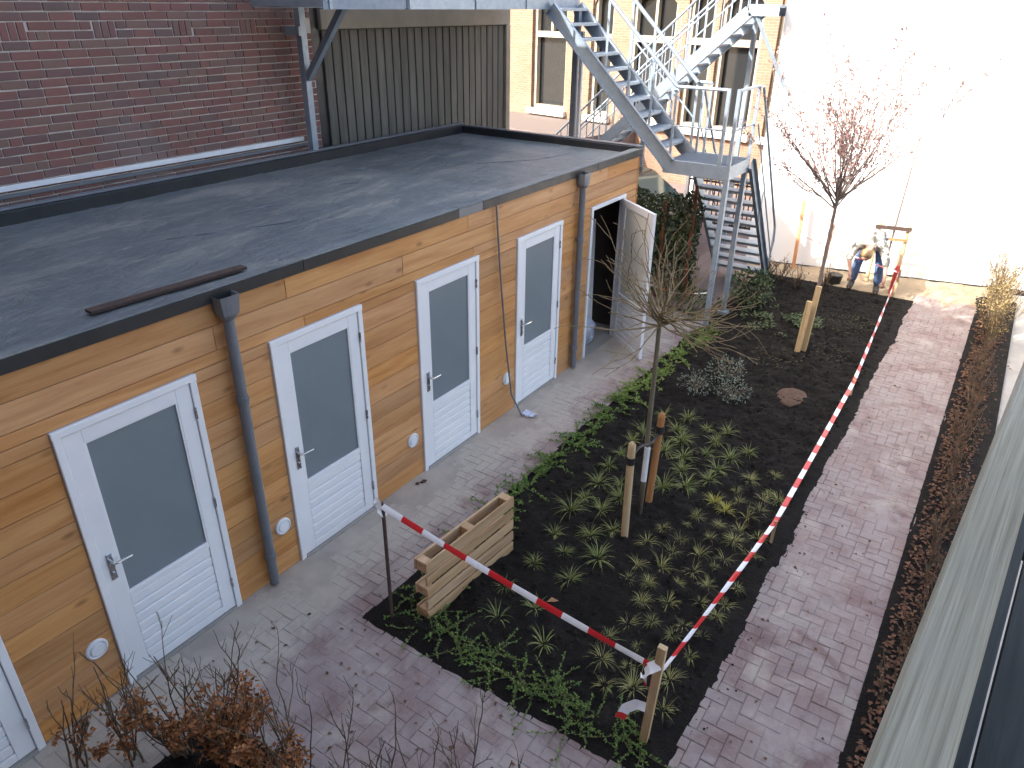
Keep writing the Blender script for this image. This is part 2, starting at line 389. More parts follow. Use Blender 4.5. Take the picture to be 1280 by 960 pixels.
M['hivis'] = plain('orange_red_cloth', (.6,.09,.05), (.45,.06,.04), .7, 12, var=0)

# ================================================================== SETTING: ground, paths
g = MB(); g.add([(-90,-60,-.09),(90,-60,-.09),(90,130,-.09),(-90,130,-.09)], [(0,1,2,3)]).build('ground', M['sandy'], kind='structure')
yard = MB(); yard.add([(-24,9.6,-.05),(.75,9.6,-.05),(.75,40,-.05),(-24,40,-.05)], [(0,1,2,3)]); yard.build('yard', M['yard'], kind='structure')
cn = MB(); cn.add([(4.98,-3,-.055),(12,-3,-.055),(12,15.4,-.055),(4.98,13.75,-.055)], [(0,1,2,3)]); cn.build('pavement_strip', M['concrete'], kind='structure')

BRH = MB(); BRH.cbox(-.5, .5, -.5, .5, -1, 0, .03)
bm = bpy.data.meshes.new('paving_brick'); 
def unit_brick():
    L, Wd, H, c = .197, .097, .05, .005
    m = MB(); x, y = L/2, Wd/2
    v = [(-x,-y,-H),(x,-y,-H),(x,y,-H),(-x,y,-H),(-x,-y,-c),(x,-y,-c),(x,y,-c),(-x,y,-c),(-x+c,-y+c,0),(x-c,-y+c,0),(x-c,y-c,0),(-x+c,y-c,0)]
    f = [(0,1,5,4),(1,2,6,5),(2,3,7,6),(3,0,4,7),(4,5,9,8),(5,6,10,9),(6,7,11,10),(7,4,8,11),(8,9,10,11)]
    return v, f
UBV, UBF = unit_brick()
ubm = bpy.data.meshes.new('brick'); ubm.from_pydata(UBV, [], UBF); ubm.materials.append(M['paving']); ubm.update()

def pave(name, region_test, rects, x_rng, y_rng, nmax=300):
    base = MB()
    for (x0, x1, y0, y1) in rects: base.add([(x0,y0,-.006),(x1,y0,-.006),(x1,y1,-.006),(x0,y1,-.006)], [(0,1,2,3)])
    root = base.build(name, M['jointsand'], origin=(rects[0][0], rects[0][2], 0), kind='structure')
    pcs = []
    c = .1
    for i in range(int(x_rng[0]/c)-2, int(x_rng[1]/c)+2):
        for j in range(int(y_rng[0]/c)-2, int(y_rng[1]/c)+2):
            t = (i - j) % 4
            if t == 0: bx = (i*c, (i+2)*c, j*c, (j+1)*c, 0)
            elif t == 3: bx = (i*c, (i+1)*c, j*c, (j+2)*c, 1)
            else: continue
            for (x0, x1, y0, y1) in rects:                        # clip to the rectangle like a cut brick
                a0, a1, b0, b1 = max(bx[0], x0), min(bx[1], x1), max(bx[2], y0), min(bx[3], y1)
                if a1 - a0 < .03 or b1 - b0 < .03: continue
                cx, cy = (a0+a1)/2, (b0+b1)/2
                if not region_test(cx, cy): continue
                if not inframe((cx, cy, 0), 90): continue
                pcs.append((cx, cy, a1-a0, b1-b0, bx[4]))
    pcs.sort(key=lambda q: (0 if inframe((q[0],q[1],0), 0) else 5) + .05*proj((q[0],q[1],0))[2] - 3*q[2]*q[3])
    st = MB()
    for k, (cx, cy, lx, ly, o) in enumerate(pcs):
        z = .004*noi(cx, cy, 0, 1.3)*2 + U(-.0022, .0022); tx, ty = U(-.012,.012), U(-.012,.012)
        mat = Matrix.Translation((cx, cy, z)) @ Matrix.Rotation(tx, 4, 'X') @ Matrix.Rotation(ty, 4, 'Y') @ Matrix.Rotation(U(-.012,.012) + (math.pi/2 if o else 0), 4, 'Z') @ \
              Matrix.Diagonal(((ly if o else lx)/.2, (lx if o else ly)/.1, 1, 1))
        if k < nmax:
            b = bpy.data.objects.new('brick', ubm); COL.objects.link(b); b.parent = root
            b.matrix_local = Matrix.Translation(-WL[root.name]) @ mat
        else: st.add([mat @ Vector(v) for v in UBV], UBF)
    if st.v: st.build('paving_bricks', M['paving'], root, kind='stuff')
    return root
pave('pavement', lambda x, y: True, [(-.04, .95, 1.46, 9.3)], (-.1, 1), (1.4, 9.4))
pave('path', lambda x, y: not (.78 < x < 1.75 and y < .17), [(3.53, 4.49, 1.46, 12.55), (-.04, 4.49, -1.2, 1.46), (4.49, 4.66, 5.25, 6.0), (4.49, 4.62, 7.7, 8.6)], (-.1, 4.7), (-1.2, 12.6))

# soil of the planting beds
def soil(name, x0, x1, y0, y1, amp=.042, z=.0, step=.036, edge=.22, mat='soil'):
    m = MB(); nx = int((x1-x0)/step); ny = int((y1-y0)/step); vs = []; fs = []
    for j in range(ny+1):
        for i in range(nx+1):
            x = x0 + (x1-x0)*i/nx; y = y0 + (y1-y0)*j/ny
            e = min(i, nx-i, j, ny-j)*step
            k = min(1, e/edge)
            h = (k*k if k < 1 else 1)*amp*(noi(x, y, 0, 3.1) + .7*noi(x, y, 3, 9) + .5*noi(x, y, 6, 19)) 
            xx, yy = x, y
            rg = .004*noi(x, y, 15, 2.2) + .005*noi(x, y, 18, 7) + .003*noi(x, y, 21, 31)
            vs.append((xx, yy, z + .042*k - .012 + h*k + rg*(1-k)))
    for j in range(ny):
        for i in range(nx): a = j*(nx+1)+i; fs.append((a, a+1, a+nx+2, a+nx+1))
    m.add(vs, fs, .5)
    return m.build(name, M[mat], kind='structure', smooth=True)
soil('soil_bed', .88, 3.62, 1.38, 12.25)
soil('sandy_bank', .5, 4.98, 11.95, 14.4, .03, -.035, .06, .2, 'sandy')
soil('soil_strip', .70, 1.86, -1.1, .27)
soil('hedge_strip', 4.44, 5.05, .6, 13.2, .02, step=.04)
dr = MB(); vs = []; fs = []; nx, ny = 24, 230
for j in range(ny+1):
    for i in range(nx+1):
        x = -.02 + .85*i/nx; y = .35 + 8.75*j/ny
        vs.append((x, y, .0065 - .016*(i/nx) + .006*noi(x, y, 0, 1.7) + .004*noi(x, y, 4, 6) + .002*noi(x, y, 8, 22) - (.02 if i == nx or j in (0, ny) else 0)))
for j in range(ny):
    for i in range(nx): a = j*(nx+1)+i; fs.append((a, a+1, a+nx+2, a+nx+1))
tag(dr.add(vs, fs, .5).build('sand_drift', M['driftsand'], kind='stuff', smooth=True), 'pale sand swept over the paving along the shed', 'sand')
def clods(name, n, x0, x1, y0, y1, mat, s0, s1, z=.03):
    m = MB()
    ico = [(0,0,1),(.9,0,.2),(.25,.85,.2),(-.75,.5,.25),(-.7,-.55,.15),(.3,-.85,.2),(0,0,-.6)]
    for _ in range(n):
        x, y = U(x0,x1), U(y0,y1); s = U(s0,s1)*U(.5,1); a = U(0,6.28)
        h = z + .035*(noi(x, y, 0, 3.1) + .7*noi(x, y, 3, 9))
        vs = [(x + s*(math.cos(a)*v[0]-math.sin(a)*v[1])*U(.7,1.3), y + s*(math.sin(a)*v[0]+math.cos(a)*v[1])*U(.7,1.3), h + s*v[2]*.75) for v in ico]
        m.add(vs, [(0,1,2),(0,2,3),(0,3,4),(0,4,5),(0,5,1),(6,2,1),(6,3,2),(6,4,3),(6,5,4),(6,1,5)])
    o = m.build(name, mat, kind='stuff'); return o
tag(clods('soil_clods', 3600, 1.05, 3.46, 1.56, 12.0, M['clod'], .01, .04), 'crumbly black soil clods over the planting bed', 'soil')
tag(clods('soil_crumbs', 420, 3.3, 3.75, 1.5, 11.8, M['clod'], .004, .016, .0), 'dark soil crumbs spilt on the path edge', 'soil')
tag(clods('grit', 330, .05, 4.4, .3, 9.0, M['pebble'], .003, .009, .003), 'fine grit scattered over the paving', 'grit')
tag(clods('soil_spill', 200, .7, 1.0, 1.5, 9.0, M['clod'], .004, .013, .0), 'dark crumbs along the paving beside the bed', 'soil')
tag(clods('rubble', 200, 1.0, 5.0, 12.0, 13.2, M['pebble'], .006, .03, -.075), 'rubble on the sandy earth before the white wall', 'rubble')
m = MB()
for _ in range(2600):
    x, y = 4.55 + abs(R_.gauss(.12, .14)), U(.8, 12.8); a = U(0, 6.28)
    m.leaf((x, y, .03 + U(0,.035)), (math.cos(a), math.sin(a), U(-.2,.3)), (U(-.5,.5), U(-.5,.5), 1), U(.03,.06), U(.02,.035))
tag(m.build('leaf_litter', M['litter'], kind='stuff'), 'brown fallen leaves along the hedge strip', 'leaf litter')
m = MB()
for _ in range(70):
    x, y = U(3.6, 4.45), U(1.5, 11); a = U(0, 6.28)
    m.leaf((x, y, .006), (math.cos(a), math.sin(a), .05), (U(-.3,.3), U(-.3,.3), 1), U(.02,.05), U(.015,.03))
for _ in range(60):
    x, y = U(.3, 3.3), U(.4, 1.4); a = U(0, 6.28)
    m.leaf((x, y, .006), (math.cos(a), math.sin(a), .05), (U(-.3,.3), U(-.3,.3), 1), U(.02,.05), U(.015,.03))
tag(m.build('stray_leaves', M['litter'], kind='stuff'), 'stray dry leaves blown across the brick path', 'leaf litter')

# ================================================================== SHED
SY0, SY1, SD, ZR = -3.2, 8.195, 3.13, 2.71
DW, DH = .994, 2.15
DOORS = [-3.20+.02, -1.597, 0., 1.647, 3.37, 5.105, 6.838]
DOORS = DOORS[1:]
shed = empty('garden_shed', (0, 2.5, 0), 'long flat-roofed shed clad in orange larch boards with white doors', 'shed')
OE0, OE1 = DOORS[-1]+.03, DOORS[-1]+DW-.03
mb = MB()
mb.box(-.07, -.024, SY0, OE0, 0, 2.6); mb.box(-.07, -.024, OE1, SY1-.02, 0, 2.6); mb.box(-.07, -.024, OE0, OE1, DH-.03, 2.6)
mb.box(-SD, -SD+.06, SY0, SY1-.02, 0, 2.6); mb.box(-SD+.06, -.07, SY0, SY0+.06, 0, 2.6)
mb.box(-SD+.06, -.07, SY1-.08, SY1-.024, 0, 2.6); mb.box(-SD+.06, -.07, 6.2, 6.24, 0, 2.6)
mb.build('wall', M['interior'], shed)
MB().box(-SD+.06, -.07, SY0+.06, SY1-.08, -.05, .012).build('floor', M['concrete'], shed)
# larch boards, front
BH = .1855; rows = 14
def plank(y0, y1, z0, z1):
    MB().cbox(-.022, U(-.0015,.0015), y0+.0015, y1-.0015, z0+.0025, z1-.002, .003).build('plank', M['plank'], shed)
for k in range(rows):
    z0 = .006 + k*.1868; z1 = min(z0 + .1868, 2.612)
    holes = [(d-.004, d+DW+.004) for d in DOORS] if z0 < DH - .02 else []
    if z0 < DH and z1 > DH + .01:                                   # board notched round the door heads: split in two pieces
        segs = [(SY0, SY1, DH+.004, z1)]
        zz0, zz1 = z0, DH+.004
    else: segs = []; zz0, zz1 = z0, z1
    y = SY0
    iv = []
    for a, b in sorted(holes):
        if a > y: iv.append((y, a, zz0, zz1))
        y = max(y, b)
    iv.append((y, SY1, zz0, zz1))
    iv = iv + segs
    for (a, b, q0, q1) in iv:
        if q1 - q0 < .012: continue
        p = a
        while p < b - .01:
            L = U(1.6, 3.4) if b - p > 3.6 else b - p
            if b - p - L < .5: L = b - p
            plank(p, p+L, q0, q1); p += L
# end face boards (facing the stairs)
for k in range(rows):
    z0 = .006 + k*.1868; z1 = min(z0+.1868, 2.612)
    MB().cbox(-SD, -.022, SY1-.022, SY1, z0+.002, z1-.002, .003).build('plank', M['plank'], shed)
MB().box(-.03, .006, SY1-.004, SY1+.014, .02, 2.61).build('corner_trim', M['plank'], shed)
# roof
roof = MB().box(-SD+.1, -.05, SY0+.1, SY1-.1, 2.55, 2.625).build('roof', M['roof'], shed)
ys = [SY0+.1, -2.1, -1.05, .0, 1.02, 2.05, 3.08, 4.1, 5.12, 6.15, 7.15, SY1-.1]
for a, b in zip(ys[:-1], ys[1:]):
    m = MB(); nx, ny = 26, 10; vs = []; fs = []
    for j in range(ny+1):
        for i in range(nx+1):
            x = -SD+.1 + (SD-.15)*i/nx; y = a + (b-a+.06)*j/ny
            y = min(y, SY1-.1)
            h = .008*noi(x, y, 1, 1.6) + .004*noi(x, y, 4, 6) + (.008 if j == ny else 0)
            vs.append((x, y, 2.634 + h + (.012 if b > 0 else 0)*0))
    for j in range(ny):
        for i in range(nx): q = j*(nx+1)+i; fs.append((q, q+1, q+nx+2, q+nx+1))
    m.add(vs, fs, U(0,1)); m.build('roofing_sheet', M['roof'], roof, smooth=True)
MB().cbox(-SD-.02, -SD+.1, SY0, SY1, 2.5, 2.755, .006).build('back_upstand', M['black_trim'], shed)
MB().cbox(-SD+.1, -.06, SY1-.1, SY1+.02, 2.5, 2.735, .006).build('end_upstand', M['black_trim'], shed)
MB().cbox(-SD-.03, -SD+.06, SY0, SY1, 2.757, 2.775, .004).build('coping', M['pvc'], shed)
MB().cbox(-SD+.06, .03, SY1-.075, SY1+.03, 2.737, 2.752, .004).build('coping', M['pvc'], shed)
joints = [SY0, -.8, 2.05, 4.02, 4.42, 6.9, SY1+.03]
for a, b in zip(joints[:-1], joints[1:]):
    f = MB(); f.cbox(.004, .034, a+.002, b-.002, 2.612, 2.70, .003); MB().cbox(-.075, .034, a+.002, b-.002, 2.702, 2.714, .003).build('roof_edge_cap', M['roof'], shed)
    ob = f.build('fascia', M['pvc'] if abs(a-4.02) < .01 else M['black_trim'], shed)
f = MB(); f.add([(-.075,SY0,2.71),(-.075,SY1-.1,2.71),(-.22,SY1-.1,2.645),(-.22,SY0,2.645)], [(0,1,2,3)]); f.build('roof_edge_flashing', M['roof'], shed)
# wrinkles welded in the membrane
for pts in ([(-1.75,2.75),(-1.75,3.1),(-1.6,3.4)], [(-1.9,4.3),(-1.8,4.5),(-1.95,4.75)], [(-1.2,2.6),(-1.1,3.0)], [(-1.5,1.9),(-1.35,2.3)], [(-1.4,6.2),(-.9,6.9),(-.75,7.6)], [(-2.4,4.9),(-2.3,5.1),(-2.45,5.3)], [(-2.1,6.4),(-1.9,7.1)]):
    m = MB(); pp = []
    for (p0, p1) in zip(pts[:-1], pts[1:]):
        for t in range(6): q = t/6; pp.append((p0[0]+(p1[0]-p0[0])*q + .02*noi(q*9, p0[0]*7), p0[1]+(p1[1]-p0[1])*q, 2.64))
    pp.append((pts[-1][0], pts[-1][1], 2.638))
    m.tube(pp, [.002 + .0065*math.sin(math.pi*i/(len(pp)-1))*(.5+abs(noi(i*.7, pts[0][1]))) for i in range(len(pp))], 6).build('membrane_wrinkle', M['pvc'], roof, smooth=True)
tag(MB().bar((-.37,.58,2.662), (-.31,1.76,2.662), .085, .02).build('trim_strip', M['rustdark']), 'loose dark trim strip lying on the shed roof edge', 'strip')

# doors: leaf and frame built in place, hinge side at high y
def slat_door(y, lab=None, angle=0):
    e = sub('door', shed, (0, y, 0))
    if lab: e['label'] = lab
    P = []
    fr = MB(); fw = .052
    fr.cbox(-.05, .02, y, y+fw, 0, DH, .004); fr.cbox(-.05, .02, y+DW-fw, y+DW, 0, DH, .004); fr.cbox(-.05, .022, y-.004, y+DW+.004, DH-fw+.004, DH+.002, .004)
    fr.build('frame', M['white'], e)
    MB().box(-.06, .03, y+fw, y+DW-fw, .0, .022).build('threshold', M['concrete'], e)
    a0, a1 = y+fw+.004, y+DW-fw-.004
    hinge = Vector((0.004, a1, 0))
    objs = []
    g0, g1, z0, z1, zt = a0+.118, a1-.112, .76, 2.0, DH-fw-.003
    lf = MB()
    X0, X1 = -.038, .008
    lf.cbox(X0, X1, a0, g0, .03, zt, .003); lf.cbox(X0, X1, g1, a1, .03, zt, .003)
    lf.cbox(X0, X1, g0, g1, z1, zt, .003); lf.cbox(X0, X1, g0, g1, .03, .10, .003); lf.cbox(X0, X1-.001, g0, g1, z0-.045, z0, .003)
    objs.append(lf.build('leaf', M['white'], e))
    n = 7; hh = (z0-.045-.10)/n
    for k in range(n):
        objs.append(MB().cbox(X0+.008, X1-.004, g0, g1, .10+k*hh+.0022, .10+(k+1)*hh-.0022, .009).build('slat', M['white'], e))
    objs.append(MB().box(X0+.014, X1-.016, g0-.004, g1+.004, z0-.004, z1+.004).build('pane', M['cream_pane'] if angle else M['frost'], e))
    bead = MB()
    bead.box(X1-.014, X1-.003, g0, g0+.012, z0, z1); bead.box(X1-.014, X1-.003, g1-.012, g1, z0, z1); bead.box(X1-.014, X1-.003, g0+.012, g1-.012, z0, z0+.012); bead.box(X1-.014, X1-.003, g0+.012, g1-.012, z1-.012, z1)
    objs.append(bead.build('glazing_bead', M['white'], e))
    hd = MB(); hy = a0+.058
    hd.cbox(X1, X1+.010, hy-.021, hy+.021, .93, 1.15, .004)
    hd.tube([(X1+.008,hy,1.09),(X1+.055,hy,1.09),(X1+.062,hy+.02,1.09),(X1+.062,hy+.125,1.085)], .0095, 8)
    hd.tube([(X1+.008,hy,.985),(X1+.022,hy,.985)], .011, 8)
    objs.append(hd.build('handle', M['steel'], e))
    for hz in (.28, 1.08, 1.86): MB().tube([(.018, a1+.004, hz-.045), (.018, a1+.004, hz+.045)], .009, 6).build('hinge', M['steel'], e)
    if angle:
        rm = Matrix.Translation(hinge) @ Matrix.Rotation(angle, 4, 'Z') @ Matrix.Translation(-hinge)
        rm = Matrix.Translation((.026, .0, 0)) @ rm
        for o in objs:
            w0 = Matrix.Translation(WL[o.name]); o.matrix_local = Matrix.Translation(-WL[e.name]) @ rm @ w0
    return e
for i, y in enumerate(DOORS[:-1]): slat_door(y)
slat_door(DOORS[-1], 'white door standing open with a cream pane', math.radians(53))
# vents, downpipes
def vent(y, z=.475):
    m = MB(); n = 20; vs = []; fs = []
    prof = [(.078,0),(.078,.012),(.066,.019),(.060,.012),(.0,.014)]
    for r_, x in prof:
        for k in range(n): t = 2*math.pi*k/n; vs.append((x, y + r_*math.cos(t), z + r_*math.sin(t)))
    for i in range(len(prof)-1):
        for k in range(n): k2 = (k+1) % n; fs.append((i*n+k, i*n+k2, (i+1)*n+k2, (i+1)*n+k))
    m.add(vs, fs); v = m.build('vent', M['white_dirty'], shed, smooth=False)
    r = MB().tube([(.014,y,z),(.022,y,z)], .045, 18); r.build('vent_cap', M['white'], v)
for y in (-.13, 1.51, 3.21, 4.92, 6.58): vent(y)
def downpipe(y):
    d = sub('downpipe', shed, (.07, y, 0)); X = .062
    m = MB(); m.tube([(X,y,2.49),(X,y,.035)], .041, 14); m.tube([(X,y,1.86),(X,y,1.79)], .047, 14); m.tube([(X,y,.36),(X,y,.29)], .047, 14)
    m.build('pipe', M['pvc'], d, smooth=False)
    h = MB(); n = 16; vs = []; fs = []
    def ring(z, sx, sy, sq):
        for k in range(n):
            t = 2*math.pi*k/n; c, s_ = math.cos(t), math.sin(t); q = sq/max(abs(c), abs(s_)) + (1-sq)
            vs.append((X + sx*c*q, y + sy*s_*q, z))
    ring(2.47,.041,.041,0); ring(2.52,.062,.075,.5); ring(2.655,.066,.085,.75); ring(2.66,.066,.085,.75); ring(2.655,.058,.076,.75); ring(2.53,.05,.066,.6); ring(2.5,.036,.036,0)
    for i in range(6):
        for k in range(n): k2 = (k+1) % n; fs.append((i*n+k, i*n+k2, (i+1)*n+k2, (i+1)*n+k))
    h.add(vs, fs); h.build('hopper', M['pvc'], d)
    for z in (1.825, .32):
        c = MB(); c.tube([(X,y,z-.012),(X,y,z+.012)], .051, 14); c.box(0, X-.03, y-.012, y+.012, z-.01, z+.01); c.build('clamp', M['pvc'], d)
downpipe(1.3); downpipe(6.47)
# things inside and against the shed
tag(MB().bar((-.22,7.42,.012), (-.42,7.72,1.75), .16, .02, (1,0,0)).build('white_board', M['white_dirty']), 'white board leaning inside the open shed door', 'board')
tag(MB().bar((-.36,7.60,.012), (-.56,7.84,1.95), .10, .04, (1,0,0)).build('brown_batten', M['post_brown']), 'brown timber batten leaning inside the open shed door', 'batten')
m = MB(); vs = []; fs = []; nn, kk = 9, 14
for i in range(nn+1):
    t = i/nn
    for k in range(kk):
        a = 2*math.pi*k/kk; r_ = (.17*math.sin(math.pi*min(1, .12+t*.95))**.6 + .02) * (1 + .22*noi(math.cos(a)*2, math.sin(a)*2, t*4))
        vs.append((-.27 + r_*math.cos(a), 7.30 + r_*math.sin(a), .013 + .5*t))
for i in range(nn):
    for k in range(kk): k2 = (k+1) % kk; fs.append((i*kk+k, i*kk+k2, (i+1)*kk+k2, (i+1)*kk+k))
fs.append(tuple(range(kk))[::-1]); fs.append(tuple(range(nn*kk, nn*kk+kk)))
tag(m.add(vs, fs).build('plastic_sack', M['bag']), 'crumpled white and blue plastic sack inside the open door', 'sack')
m = MB(); m.tube([(.03,4.66,2.62),(.04,4.72,1.9),(.055,4.82,1.0),(.09,4.9,.3),(.22,4.95,.012)], .011, 8)
tag(m.build('thin_pole', M['cable']), 'thin grey pole leaning on the larch boards', 'pole')
m = MB(); vs = []; fs = []
for j in range(7):
    for i in range(7):
        x, y = (i-3)*.028, (j-3)*.02; vs.append((.28+x+.01*noi(i,j,2,.9), 5.03+y, .006+.045*abs(noi(i, j, 5, .55))+.01*abs(i-3)*.8))
for j in range(6):
    for i in range(6): q = j*7+i; fs.append((q, q+1, q+8, q+7))
tag(m.add(vs, fs).build('crumpled_paper', M['paper']), 'crumpled white and blue paper on the paving', 'paper')
tag(clods('mud_lump', 7, .09, .16, 3.14, 3.24, M['mound'], .02, .04, .012), 'small brown mud lump on paving at shed foot', 'mud')

# ================================================================== BRICK HOUSE (gable end facing the shed roof; unseen top shaped for the shade it casts)
WX = -3.36
house = empty('brick_house', (WX, 0, 0), 'old dark red brick house wall rising behind the shed roof', 'house')
HY0, HY1 = -15.4, 5.45
vs = [(WX,HY0,-.1),(WX,HY1,-.1),(WX,HY1,6.72),(WX,-5.0,13.6),(WX,HY0,6.72)]
vb = [(x-9, y, z) for x, y, z in vs]
MB().add(vs+vb, [(0,1,2,3,4),(9,8,7,6,5),(1,0,5,6),(2,1,6,7),(3,2,7,8),(4,3,8,9),(0,4,9,5)], .5).build('wall', M['brickwall'], house)
r = MB()
for (ya, za, yb, zb) in ((5.6,6.70,-5.0,13.72), (-15.6,6.70,-5.0,13.72)):
    r.add([(WX+.12,ya,za),(WX+.12,yb,zb),(WX-9.1,yb,zb),(WX-9.1,ya,za),(WX+.12,ya,za+.12),(WX+.12,yb,zb+.12),(WX-9.1,yb,zb+.12),(WX-9.1,ya,za+.12)],
          [(0,1,2,3),(4,5,6,7),(0,1,5,4),(1,2,6,5),(2,3,7,6),(3,0,4,7)])
r.build('roof', M['house_roof'], house)
MB().add([(WX+.003,.1,2.6),(WX+.003,HY1,2.6),(WX+.003,HY1,5.0),(WX+.003,.1,5.0)], [(0,1,2,3)]).build('mortar_bed', M['mortar'], house)
ubv = MB(); ubv.cbox(-.006, .014, -.1075, .1075, -.034, .034, .004)
hb = bpy.data.meshes.new('brick'); hb.from_pydata(ubv.v, [], ubv.f); hb.materials.append(M['brick']); hb.update()
CO, BL = .08, .236
bricks = []
soldiers = [1.95 + .85*i for i in range(-2, 5)]
for k in range(int(2.4/CO)):
    z = 2.64 + k*CO
    y = .1 - U(0, .2)
    while y < HY1 - .02:
        L = BL*.5 if R_.random() < .14 else BL*U(.97,1.03)
        a, b = max(y, .1), min(y+L, HY1)
        if k in (19, 20):
            for s_ in soldiers:
                if a < s_+.116 and b > s_-.116:
                    if a < s_-.116: b = s_-.116
                    elif b > s_+.116: a = s_+.116
                    else: b = a
        if b - a > .03: bricks.append(((a+b)/2, z, b-a-.011, .068, 0))
        y += L
for s_ in soldiers:
    if .2 < s_ < HY1-.2:
        for d in (-.075, 0., .075): bricks.append((s_ + d, 2.64 + 19.5*CO, .062, .148, 1))
bricks = [b for b in bricks if inframe((WX, b[0], b[1]), 160)]
bricks.sort(key=lambda b: (0 if inframe((WX, b[0], b[1]), 0) else 50) + proj((WX, b[0], b[1]))[2])
st = MB()
for i, (y, z, L, H, _) in enumerate(bricks):
    mt = Matrix.Translation((WX+.004 + U(-.003,.003), y, z + U(-.002,.002))) @ Matrix.Rotation(U(-.012,.012), 4, 'X') @ Matrix.Diagonal((1, L/.215, H/.068, 1))
    if i < 300:
        o = bpy.data.objects.new('brick', hb); COL.objects.link(o); o.parent = house; o.matrix_local = Matrix.Translation(-WL[house.name]) @ mt
    else: st.add([mt @ Vector(v) for v in ubv.v], ubv.f)
st.build('wall_bricks', M['brick'], house, kind='stuff')
MB().cbox(WX+.012, WX+.045, .1, 5.12, 2.865, 2.915, .004).build('white_flashing', M['white_dirty'], house)
MB().cbox(WX+.012, WX+.035, .1, 5.2, 2.80, 2.835, .004).build('wooden_strip', M['pvc'], house)

# ================================================================== BUILDING BEHIND THE CAMERA (unseen, placed and sized to shade the garden)
rear = empty('unseen_rear_building', (3, -4, 0), 'unseen tall brick building behind the balcony, placed to shade the garden', 'building')
MB().box(-3.2, 12, -11, -5.2, -.1, 13.6, .5).build('wall', M['brickwall'], rear)
MB().cbox(-3.18, 12.2, -11.2, -5.02, 13.6, 13.8, .02).build('cornice', M['stone'], rear)
for x in (.4, 2.6, 6.2, 8.4):
    for z in (3.4, 6.6):
        wv = MB().box(x, x+1.1, -5.2, -5.17, z, z+1.7).build('window', M['darkglass'], rear)
        fr = MB(); fr.box(x-.06, x, -5.2, -5.14, z-.06, z+1.76); fr.box(x+1.1, x+1.16, -5.2, -5.14, z-.06, z+1.76); fr.box(x, x+1.1, -5.2, -5.14, z-.06, z); fr.box(x, x+1.1, -5.2, -5.14, z+1.7, z+1.76); fr.build('frame', M['white'], wv)
# ================================================================== CLAD BUILDING beside it
clad = empty('clad_annex', (-3.6, 7.6, 0), 'annex clad in dark grey vertical boards with cream frame', 'building')
AX = -3.40; AY0, AY1 = 5.66, 9.78
MB().box(AX-3, AX-.03, AY0-.12, AY1+.14, -.1, 5.2).build('wall', M['black_trim'], clad)
nb = 25; bw = (AY1-AY0)/nb
for i in range(nb):
    a = AY0 + i*bw
    MB().cbox(AX-.028, AX+U(-.002,.004), a+.012, a+bw-.012, .3, 4.14, .004).build('plank', M['clad'], clad)
MB().cbox(AX-.028, AX+.04, AY0-.02, AY1+.14, 4.15, 4.46, .006).build('beam', M['cream_beam'], clad)
MB().cbox(AX-.028, AX+.045, AY1+.02, AY1+.142, .0, 4.148, .006).build('post', M['cream_beam'], clad)
MB().box(AX-.05, AX-.029, AY0-.16, AY0, 2.2, 4.6).build('gap_strip', M['black_trim'], clad)  # black strip closing the gap between house and annex
r = MB().cbox(AX-3.1, AX+.12, AY0-.14, AY1+.24, 5.2, 5.3, .01).build('roof', M['black_trim'], clad)

# ================================================================== FIRE ESCAPE
fe = empty('fire_escape', (1.05, 9.3, 0), 'galvanised steel fire escape with open treads and a railed landing', 'staircase')
G = M['galv']; LZ = 2.47; X0, X1, Y0, Y1 = .14, 1.08, 8.86, 9.76
def chan(a, b, h=.19, name='stringer', par=fe, side=1, mat=None):       # U-channel: web + two flanges
    a = Vector(a); b = Vector(b); d = (b-a).normalized(); s_ = d.cross(Vector((0,0,1))).normalized()*side; n_ = s_.cross(d) if side > 0 else d.cross(s_)
    up = Vector((0,0,1)) - d*d.z; up.normalize()
    m = MB(); m.bar(a, b, .008, h, up)
    m.bar(a + up*(h/2-.004) + s_*.026, b + up*(h/2-.004) + s_*.026, .046, .008, up); m.bar(a - up*(h/2-.004) + s_*.026, b - up*(h/2-.004) + s_*.026, .046, .008, up)
    return m.build(name, mat or G, par)
# landing
chan((X0-.05,Y0,LZ-.09), (X1,Y0,LZ-.09), name='landing_beam', side=-1); chan((X0-.05,Y1,LZ-.09), (X1,Y1,LZ-.09), name='landing_beam')
MB().box(X1-.008, X1+.004, Y0+.01, Y1-.01, LZ-.185, LZ+.005).build('landing_beam', G, fe)
gr = MB(); gr.box(X0, X1-.012, Y0+.012, Y1-.012, LZ-.03, LZ-.004)
for i in range(14): y = Y0+.03+i*.063; gr.box(X0, X1-.014, y, y+.006, LZ-.004, LZ+.004)
gr.build('landing_grating', M['galv_dark'], fe)
for (x, y) in ((1.05, 8.90), (1.05, 9.70)):
    MB().bar((x,y,-.06), (x,y,LZ-.186), .07, .07, (0,1,0)).build('leg', G, fe)
    MB().box(x-.08, x+.08, y-.08, y+.08, -.06, .052).build('base_plate', G, fe)
